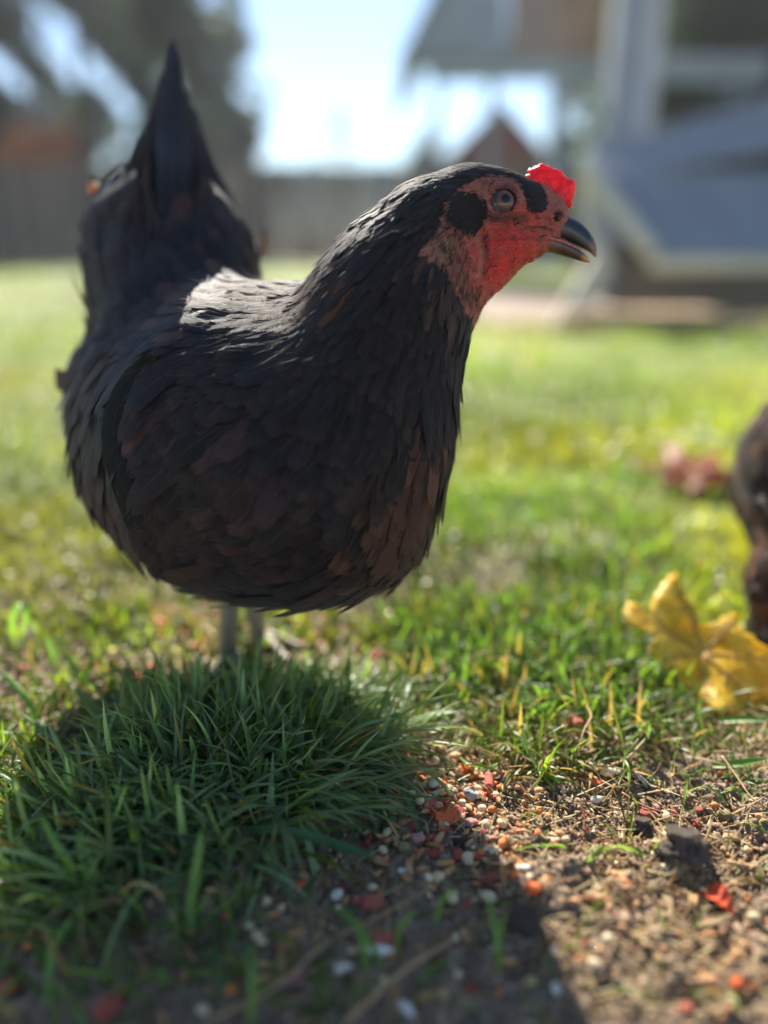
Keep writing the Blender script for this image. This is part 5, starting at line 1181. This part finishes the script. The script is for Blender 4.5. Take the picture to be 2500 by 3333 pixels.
for tips in ((2196, 1880), (2396, 2008), (2050, 1985), (2140, 2150), (2300, 2290), (2480, 2300), (2540, 2150)):
    t_ = np.array(tips, float); keep(tube('vein', [ypt(*(YC + (t_ - YC) * f), .0008) for f in np.linspace(0, .95, 7)], [.0009, .0003], M_VEIN, None, 5, smoothed=False), yl)
    for f in (.35, .55, .75):
        c_ = YC + (t_ - YC) * f; dd = (t_ - YC) * .22; 
        for s2 in (-1, 1): e_ = c_ + dd * .8 + s2 * dd[::-1] * [1, -1] * .7; keep(tube('vein', [ypt(*(c_ + (e_ - c_) * g), .0006) for g in (0, .5, 1)], [.0005, .0002], M_VEIN, None, 4, smoothed=False), yl)

g2 = G(2260, 1600)
leaf_thing('maple_leaf', (g2.x, g2.y, g2.z + .022), (1, .1, .12), (-.1, .96, .25), .085, LB, M_RL, 'dark red and tan leaf lying blurred in the lawn at right', -.06, True, M_VEIN)

# ================================================================== THE SECOND HEN (at the right edge, head down)
h2 = [cone(P(2915, 1640, .60), P(2670, 1700, .575), .085, .034, .03), cone(P(2670, 1700, .575), P(2575, 1900, .56), .030, .024, .03), cone(P(2555, 1900, .56), P(2530, 2210, .54), .024, .015, .02),
      ell(P(2518, 2225, .535), (.013, .012, .019), 0, .012), cone(P(2760, 1560, .60), P(3050, 1520, .68), .085, .07, .03), cone(P(2760, 1600, .60), P(2680, 1520, .60), .04, .022, .03), cone(P(2860, 1750, .62), P(2850, 2000, .62), .035, .014, .03)]
sdf2 = make_sdf(h2)
c2 = P(2700, 1750, .60); v2, f2 = surface(sdf2, np.arange(.27, .62, .005), np.arange(.42, .90, .005), np.arange(-.01, .34, .005))
hen2_loc = (.40, .60, 0); hen2 = tag(empty('hen', hen2_loc), 'brown hen cut off by the right edge, reaching down to the ground', 'hen')
keep(link('body', mesh_np('body', v2, f2, True, cols={'col': np.tile(s8(60, 42, 34), (len(v2), 1)), 'mask': np.zeros((len(v2), 3))}), M_SKIN), hen2)
feather_sdf = sdf2
tri = v2[f2]; ctr = tri.mean(1); ar = np.linalg.norm(np.cross(tri[:, 2] - tri[:, 0], tri[:, 3] - tri[:, 1]), axis=1); un, vn_, dn = uvd(ctr)
FP = np.array([P(u, v, d) for u, v, d in ((2520, 2200, .54), (2540, 1900, .56), (2560, 1640, .57), (2700, 1500, .58), (2800, 1650, .6))]); FD = np.array([AX_U, AX_U * 1 + AX_R * .1, AX_U * .6 + AX_R * .8, AX_R, AX_R - AX_U * .2])
pk = RNG.choice(len(ctr), 1500, p=ar / ar.sum()); r2 = project(sdf2, ctr[pk], 2)
cc2 = np.where((RNG.random(1500) < .5)[:, None], s8(120, 78, 52), s8(66, 44, 32)) * RNG.uniform(.5, 1.1, (1500, 1))
o = build_feathers('body_feathers', r2, np.full(1500, .028), np.full(1500, .013), .003, M_FEATHER, None, cols=cc2, nseg=5); keep(o, hen2); o['kind'] = 'stuff'
for (u, v, d) in ((2850, 1980, .62), (2910, 1990, .64)):
    a = P(u, v, d); z0 = float(low(a[0], a[1])) + .005; keep(tube('leg', [a, a * .5 + np.array([a[0], a[1], z0]) * .5, (a[0], a[1], z0)], [.007, .0055, .006], M_LEG, n=10), hen2)
    for q in (-.6, 0, .6, 3.1): keep(tube('toe', [(a[0], a[1], z0), (a[0] - .02 * math.cos(q), a[1] - .02 * math.sin(q), z0 + .002), (a[0] - .042 * math.cos(q), a[1] - .042 * math.sin(q), z0)], [.0045, .004, .002], M_LEG, n=8), hen2)
bk = P(2500, 2262, .53); keep(tube('beak', [P(2510, 2236, .535), P(2500, 2255, .528), P(2490, 2272, .522)], [.0055, .004, .0008], M_B2, n=10), hen2)
keep(tube('comb', [P(2492, 2190, .532), P(2480, 2215, .530), P(2482, 2235, .529)], [.002, .004, .002], M_COMB, n=8, flat=.5), hen2)

# ================================================================== BACKGROUND
M_FENCE = simple('weathered_fence', s8(66, 56, 50), s8(120, 104, 92), 3, .8, .002, 30, per=1.2)
FY = 15.5; bw = .145; fence = tag(empty('fence', (-2, FY, 0)), 'tall weathered board fence across the far end of the lawn', 'fence')
bm0 = MB().box((0, 0, 0), (bw * .94, .02, 1.78)); proto = bm0.build('board', M_FENCE, fence, .004); nb = 0
for i in range(150):
    x = -13 + i * bw
    o = proto if i == 0 else proto.copy()
    if i: COL.objects.link(o)
    o.parent = fence; o.location = (x + 2, random.uniform(-.004, .004), .93 + random.uniform(-.015, .015)); o.rotation_euler = (0, random.uniform(-.006, .006), 0)
for z in (.4, 1.5): MB().box((-.1, .04, z), (22, .05, .09)).build('rail', M_FENCE, fence)
po = MB().box((0, 0, 0), (.1, .1, 1.9)).build('post', M_FENCE, fence)
for i in range(10):
    o = po if i == 0 else po.copy()
    if i: COL.objects.link(o)
    o.parent = fence; o.location = (-11 + i * 2.4 + 2, .115, .95)

def foliage(name, centers, radii, n, size, cols, mat, parent, hole=.0, hs=.9):
    """leaf clumps spread through ellipsoids; 3-D noise opens gaps"""
    V = []; C_ = []; tot = 0; centers = np.array(centers, float); radii = np.array(radii, float); vol = radii.prod(1); pr_ = vol / vol.sum()
    k = RNG.choice(len(centers), n * 2, p=pr_); d = RNG.normal(0, 1, (n*2, 3)); d /= np.linalg.norm(d, axis=1)[:, None]; rr_ = RNG.random((n*2, 1)) ** .42
    p = centers[k] + d * rr_ * radii[k]; h = vn(p[:, 0] + .12 * p[:, 1], p[:, 2] * 1.1 + .1 * p[:, 1], hs, 71 + int(n) % 50)
    p = p[h > hole][:n]; n = len(p); s = size * RNG.uniform(.5, 1.4, (n, 1)); a = RNG.normal(0, 1, (n, 3)); a /= np.linalg.norm(a, axis=1)[:, None]; b_ = np.cross(a, RNG.normal(0, 1, (n, 3))); b_ /= np.linalg.norm(b_, axis=1)[:, None]; c_ = np.cross(a, b_)
    q = np.stack([p - a*s, p + b_*s*.5 + c_*s*.12, p + a*s, p - b_*s*.5 + c_*s*.12], 1)
    cc = cols[RNG.integers(0, len(cols), n)] * RNG.uniform(.6, 1.4, (n, 1))
    return link(name, mesh_np(name, q.reshape(-1, 3), np.arange(n*4).reshape(-1, 4), False, cols={'col': np.repeat(cc, 4, 0)}), mat, parent)
M_LEAF = grass_mat('tree_leaves', .35, .5); M_BARK = simple('tree_bark', s8(70, 60, 52), s8(104, 90, 78), 6, .9, .01, 20)
def tree(name, base, h, w, label, cols, n, size, hole, kind='round', hs=.9, crown0=.2, lean=0):
    b = Vector(base); th = tag(empty(name, b), label, 'tree'); rt = .018 * h + .03
    tube('trunk', [(0, 0, -.1), (lean * .3, 0, h * .35), (lean, .1, h * .93)], [rt, rt * .7, rt * .12], M_BARK, th, 10)
    cen = []; rad = []
    m = 16
    for i in range(m):
        t_ = crown0 + (1 - crown0) * i / (m - 1)
        if kind == 'cone': r_ = w * .5 * (1.02 - (t_ - crown0) / (1 - crown0)) ** .8 + .15
        else: r_ = w * .5 * math.sin(math.pi * (.12 + .83 * (t_ - crown0) / (1 - crown0))) ** .7
        for j in range(3):
            a = RNG.random() * 6.28; off = r_ * .45; tip = np.array([math.cos(a) * off + lean * t_, math.sin(a) * off, h * t_]); cen.append(tip); rad.append((r_ * .62, r_ * .62, h * .055 + r_ * .12))
            if i % 2 == 0 and j < 2: tube('limb', [(lean * t_, 0, h * t_ - .25 * r_), tuple(tip * [.6, .6, 1] + [lean*t_*.4, 0, -.05 * r_]), (tip[0] * 1.5, tip[1] * 1.5, tip[2] + .1)], [rt * .35 * (1.1 - t_), rt * .2 * (1.1 - t_), .01], M_BARK, th, 6)
    foliage('crown', cen, rad, n, size, cols, M_LEAF, th, hole, hs); return th
C_CON = np.array([[.030, .050, .034], [.040, .062, .040], [.025, .042, .034]]); C_GRN = np.array([[.05, .085, .03], [.04, .07, .035], [.07, .10, .035]]); C_RED = np.array([[.62, .20, .06], [.5, .14, .05], [.6, .28, .08], [.3, .1, .05]]); C_BRN = np.array([[.16, .07, .05], [.12, .06, .045]])
def X_(u, y): return float(WY(u, 800, y)[0])
tree('conifer', (X_(640, 21), 21, 0), 11, 4.0, 'tall dark conifer behind the fence, directly behind the tail', C_CON, 7500, .16, .46, 'cone', .6, .12)
tree('broadleaf_tree', (X_(330, 24), 24, 0), 12, 7.0, 'wide dark tree left of the tall conifer', C_CON, 8000, .16, .54, 'round', .85, .18)
tree('conifer', (X_(30, 19), 19, 0), 10, 4.6, 'dark conifer at the upper left corner', C_CON, 7000, .15, .50, 'cone', .7, .10)
tree('broadleaf_tree', (X_(-350, 22), 22, 0), 12, 6.5, 'dark tree partly outside the left edge', C_CON, 5000, .17, .40, 'round', 1.0, .15)
tree('conifer', (X_(790, 26), 26, 0), 8.5, 3.6, 'smaller conifer at the right side of the left tree group', C_CON, 4500, .16, .35, 'cone', .8, .10)
tree('autumn_tree', (X_(190, 17.5), 17.5, 0), 3.1, 2.2, 'orange red autumn tree behind the fence at left', C_RED, 3600, .10, .36, 'round', .5, .25)
tree('autumn_tree', (X_(480, 18.5), 18.5, 0), 2.4, 2.0, 'low brownish autumn tree behind the fence near the tail', C_BRN, 2200, .09, .30, 'round', .5, .2)
tree('bare_tree', (X_(1110, 28), 28, 0), 5.0, 1.8, 'pale thin tree standing in the bright gap of sky', np.array([[.30, .30, .28], [.2, .22, .2]]), 900, .07, .45, 'round', .5, .3)
tree('conifer', (X_(1830, 18), 18, 0), 3.9, 1.5, 'small green conifer between the shed and the big white post', C_GRN, 3000, .10, .25, 'cone', .5, .05)
tree('broadleaf_tree', (X_(2380, 15), 15, 0), 8.5, 7.0, 'dense blue green tree behind the coop at the right edge', C_CON, 10000, .15, .30, 'round', .9, .03)
tree('broadleaf_tree', (X_(2120, 19), 19, 0), 9, 5.5, 'dark tree just right of the big white post', C_CON, 7000, .16, .32, 'round', .9, .03)
tree('broadleaf_tree', (X_(2850, 16), 16, 0), 9, 6.0, 'dark tree beyond the right edge of the coop', C_CON, 4000, .17, .2, 'round', .9, .03)
tree('hedge_shrub', (X_(1400, 17), 17, 0), 2.7, 1.6, 'dark rounded shrub showing over the fence behind the head', C_CON, 1500, .09, .2, 'round', .5, .05)

# neighbour's red brown shed
sh = tag(empty('shed', (X_(1590, 20), 20, 0)), 'red brown gabled shed showing over the fence behind the head', 'shed')
M_SHED = simple('red_brown_boards', s8(120, 62, 52), s8(146, 80, 66), 2, .8, .004, 12); M_ROOFB = simple('shed_roof_felt', s8(96, 60, 52), s8(120, 76, 64), 5, .9)
for i in range(16): MB().box((-1.05 + i * .14, -.9, 1.15), (.13, .03, 2.3)).build('board', M_SHED, sh)
MB().box((0, .1, 1.1), (2.2, 1.9, 2.2)).build('wall', M_SHED, sh)
me = bpy.data.meshes.new('gable'); me.from_pydata([(-1.25, -.93, 2.2), (1.25, -.93, 2.2), (0, -.93, 3.35), (-1.25, -.88, 2.2), (1.25, -.88, 2.2), (0, -.88, 3.35)], [], [(0,1,2), (3,5,4), (0,2,5,3), (1,4,5,2), (0,3,4,1)]); link('gable', me, M_SHED, sh)
for s_ in (-1, 1): MB().beam((s_ * 1.45, 0, 2.05), (0, 0, 3.42), 2.3, .06).build('roof_slope', M_ROOFB, sh)

# ---- pavilion with posts
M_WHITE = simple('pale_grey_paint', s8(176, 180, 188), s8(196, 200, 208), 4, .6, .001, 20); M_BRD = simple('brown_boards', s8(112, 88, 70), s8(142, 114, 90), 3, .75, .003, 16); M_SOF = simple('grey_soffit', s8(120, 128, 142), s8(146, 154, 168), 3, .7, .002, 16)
PY = 9.0; a0 = WY(1330, 190, PY); pv = tag(empty('pavilion', (float(a0[0]) + 2, PY, 0)), 'open garden pavilion with brown boarded gable and thin posts', 'pavilion')
loc = Vector(pv.location)
def W2(u, v, y): return Vector(WY(u, v, y)) - loc
zt = W2(1640, 205, PY).z
MB().beam(W2(1360, 205, PY), W2(2500, 205, PY), .10, .12).build('eaves_beam', M_SOF, pv, .01)
def slab(name, q, th, mat, par):
    q = [Vector(x) for x in q]; nn = (q[1] - q[0]).cross(q[2] - q[0]).normalized() * th; v = q + [x + nn for x in q]
    me = bpy.data.meshes.new(name); me.from_pydata([tuple(x) for x in v], [], [(0,1,2,3), (7,6,5,4), (0,4,5,1), (1,5,6,2), (2,6,7,3), (3,7,4,0)]); me.update(); return link(name, me, mat, par)
e0 = W2(1325, 185, PY - .25); e1 = W2(1430, -60, PY - .25); e2 = W2(1700, -560, PY - .25)
slab('roof_slope', [e0, e2, e2 + Vector((0, 3.4, 0)), e0 + Vector((0, 3.4, 0))], .07, M_SOF, pv)
slab('soffit', [W2(1335, 188, PY - .1), W2(1650, 188, PY - .1), W2(1650, -300, PY - .1) , W2(1560, -300, PY - .1)], .05, M_SOF, pv)
for i in range(9):
    x0 = 1652 + i * 34.5; p0 = W2(x0, 186, PY - .05); p1 = W2(x0 + 33, 186, PY - .05); w_ = p1.x - p0.x
    MB().box(((p0.x + p1.x) / 2, p0.y, p0.z + .75), (w_ * .96, .03, 1.5)).build('board', M_BRD, pv)
MB().beam(W2(1400, 250, PY + 3), W2(2500, 250, PY + 3), .10, .12).build('rear_beam', M_SOF, pv)
for (u, w, y) in ((1428, .07, PY + .06), (1607, .08, PY + .06), (1822, .15, PY + .06)):
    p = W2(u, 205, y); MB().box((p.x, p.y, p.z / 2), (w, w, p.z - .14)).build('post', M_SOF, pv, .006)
pp_ = Vector(WY(2045, 300, 5.6)); big = tag(empty('post', (pp_.x, 5.6, 0)), 'big pale square post standing behind the coop', 'post')
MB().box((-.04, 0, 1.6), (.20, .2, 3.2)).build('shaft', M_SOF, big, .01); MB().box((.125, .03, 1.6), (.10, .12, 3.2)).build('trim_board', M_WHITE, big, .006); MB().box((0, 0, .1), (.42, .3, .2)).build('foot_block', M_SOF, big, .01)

# ---- low chicken coop on legs
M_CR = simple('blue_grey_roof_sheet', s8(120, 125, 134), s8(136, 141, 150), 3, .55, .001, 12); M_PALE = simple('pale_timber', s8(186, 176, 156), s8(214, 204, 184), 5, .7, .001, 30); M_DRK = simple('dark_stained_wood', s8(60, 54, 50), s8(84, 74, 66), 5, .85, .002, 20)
cp_ = tag(empty('chicken_coop', (1.6, 3.4, 0)), 'low chicken coop with blue grey sheet roof and pale slanting legs', 'coop'); loc = Vector(cp_.location)
fl, fr = W2(2110, 842, 3.0), W2(3100, 842, 3.0); bl_, br_ = W2(1905, 575, 3.27), W2(2900, 560, 3.27)
nrib = 9
for i in range(nrib):
    a, b = i / nrib, (i + 1) / nrib - .004
    slab('roof_sheet', [fl.lerp(fr, a), fl.lerp(fr, b), bl_.lerp(br_, b), bl_.lerp(br_, a)], .015 + .004 * (i % 2), M_CR, cp_)
up = Vector((0, 0, .03))
MB().beam(bl_ + up, fl + up - Vector((.01, .04, 0)), .055, .05).build('barge_board', M_PALE, cp_, .004)
MB().beam(fl - Vector((.0, .03, .02)), fr - Vector((0, .03, .02)), .03, .05).build('front_fascia', M_PALE, cp_, .004)
MB().beam(bl_ - Vector((0, -.03, .04)), br_ - Vector((0, -.03, .04)), .05, .08).build('ridge_beam', M_PALE, cp_, .004)
slab('upper_roof', [W2(1950, 600, 4.5), W2(2900, 430, 4.5), W2(2900, 250, 4.75), W2(1930, 500, 4.75)], .03, M_CR, cp_)
MB().beam(W2(1930, 500, 4.78), W2(2700, 290, 4.78), .05, .07).build('upper_rail', M_SOF, cp_, .004)
MB().beam(W2(1958, 850, 3.02), W2(1826, 1078, 2.95), .085, .05, (0, 1, 0)).build('leg', M_PALE, cp_, .004)
MB().beam(W2(2960, 850, 3.02), W2(3060, 1078, 2.95), .085, .05, (0, 1, 0)).build('leg', M_PALE, cp_, .004)
MB().beam(W2(1905, 640, 3.25), W2(1958, 855, 3.05), .06, .05).build('side_rail', M_PALE, cp_, .004)
for i in range(12):
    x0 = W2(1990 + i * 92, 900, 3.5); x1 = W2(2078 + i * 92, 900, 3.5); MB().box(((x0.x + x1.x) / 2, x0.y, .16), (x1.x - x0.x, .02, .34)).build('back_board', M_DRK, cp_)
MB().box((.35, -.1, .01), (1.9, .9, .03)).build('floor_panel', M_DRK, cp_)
M_WIRE = simple('wire_mesh', s8(110, 110, 108), s8(140, 140, 136), 20, .4); wm = MB()
l0 = W2(1985, 1045, 3.06); l1 = W2(3000, 1045, 3.06)
for i in range(44):
    x = l0.x + (l1.x - l0.x) * i / 43; wm.box((x, l0.y, .15), (.0025, .0025, .24))
for i in range(9): wm.box(((l0.x + l1.x) / 2, l0.y, .04 + .028 * i), (l1.x - l0.x, .0025, .0025))
o = wm.build('wire_mesh', M_WIRE, cp_); o['kind'] = 'stuff'
pl0 = Vector(WY(1850, 1070, 2.82)); pl1 = Vector(WY(2345, 1070, 2.82)); pk_ = MB().box((0, 0, 0), ((pl1 - pl0).x, .24, .05)).build('plank', simple('tan_plank', s8(176, 142, 100), s8(200, 168, 124), 6, .7, .001, 40), None, .003); pk_.location = ((pl0.x + pl1.x) / 2, 2.90, .045); tag(pk_, 'pale plank lying on the grass in front of the coop', 'plank')
for s_ in (-1, 1): pass
# green plastic tub far behind the beak

# ================================================================== GLARE VEIL (thin volume added to lift the far darks like lens glare)
hz = MB().box((0, 26, 6), (90, 78, 14.4)); me = bpy.data.meshes.new('glare_veil'); me.from_pydata([tuple(v) for v in hz.v], [], hz.f); me.update()
mh = bpy.data.materials.new('glare_veil'); mh.use_nodes = True; nt = mh.node_tree; nt.nodes.clear(); oo = nt.nodes.new('ShaderNodeOutputMaterial'); pv_ = nt.nodes.new('ShaderNodeVolumePrincipled')
pv_.inputs['Density'].default_value = .0022; pv_.inputs['Color'].default_value = (.92, .96, 1, 1); pv_.inputs['Anisotropy'].default_value = .2
nt.links.new(pv_.outputs[0], oo.inputs['Volume']); tag(link('glare_veil', me, mh), kind='stuff')
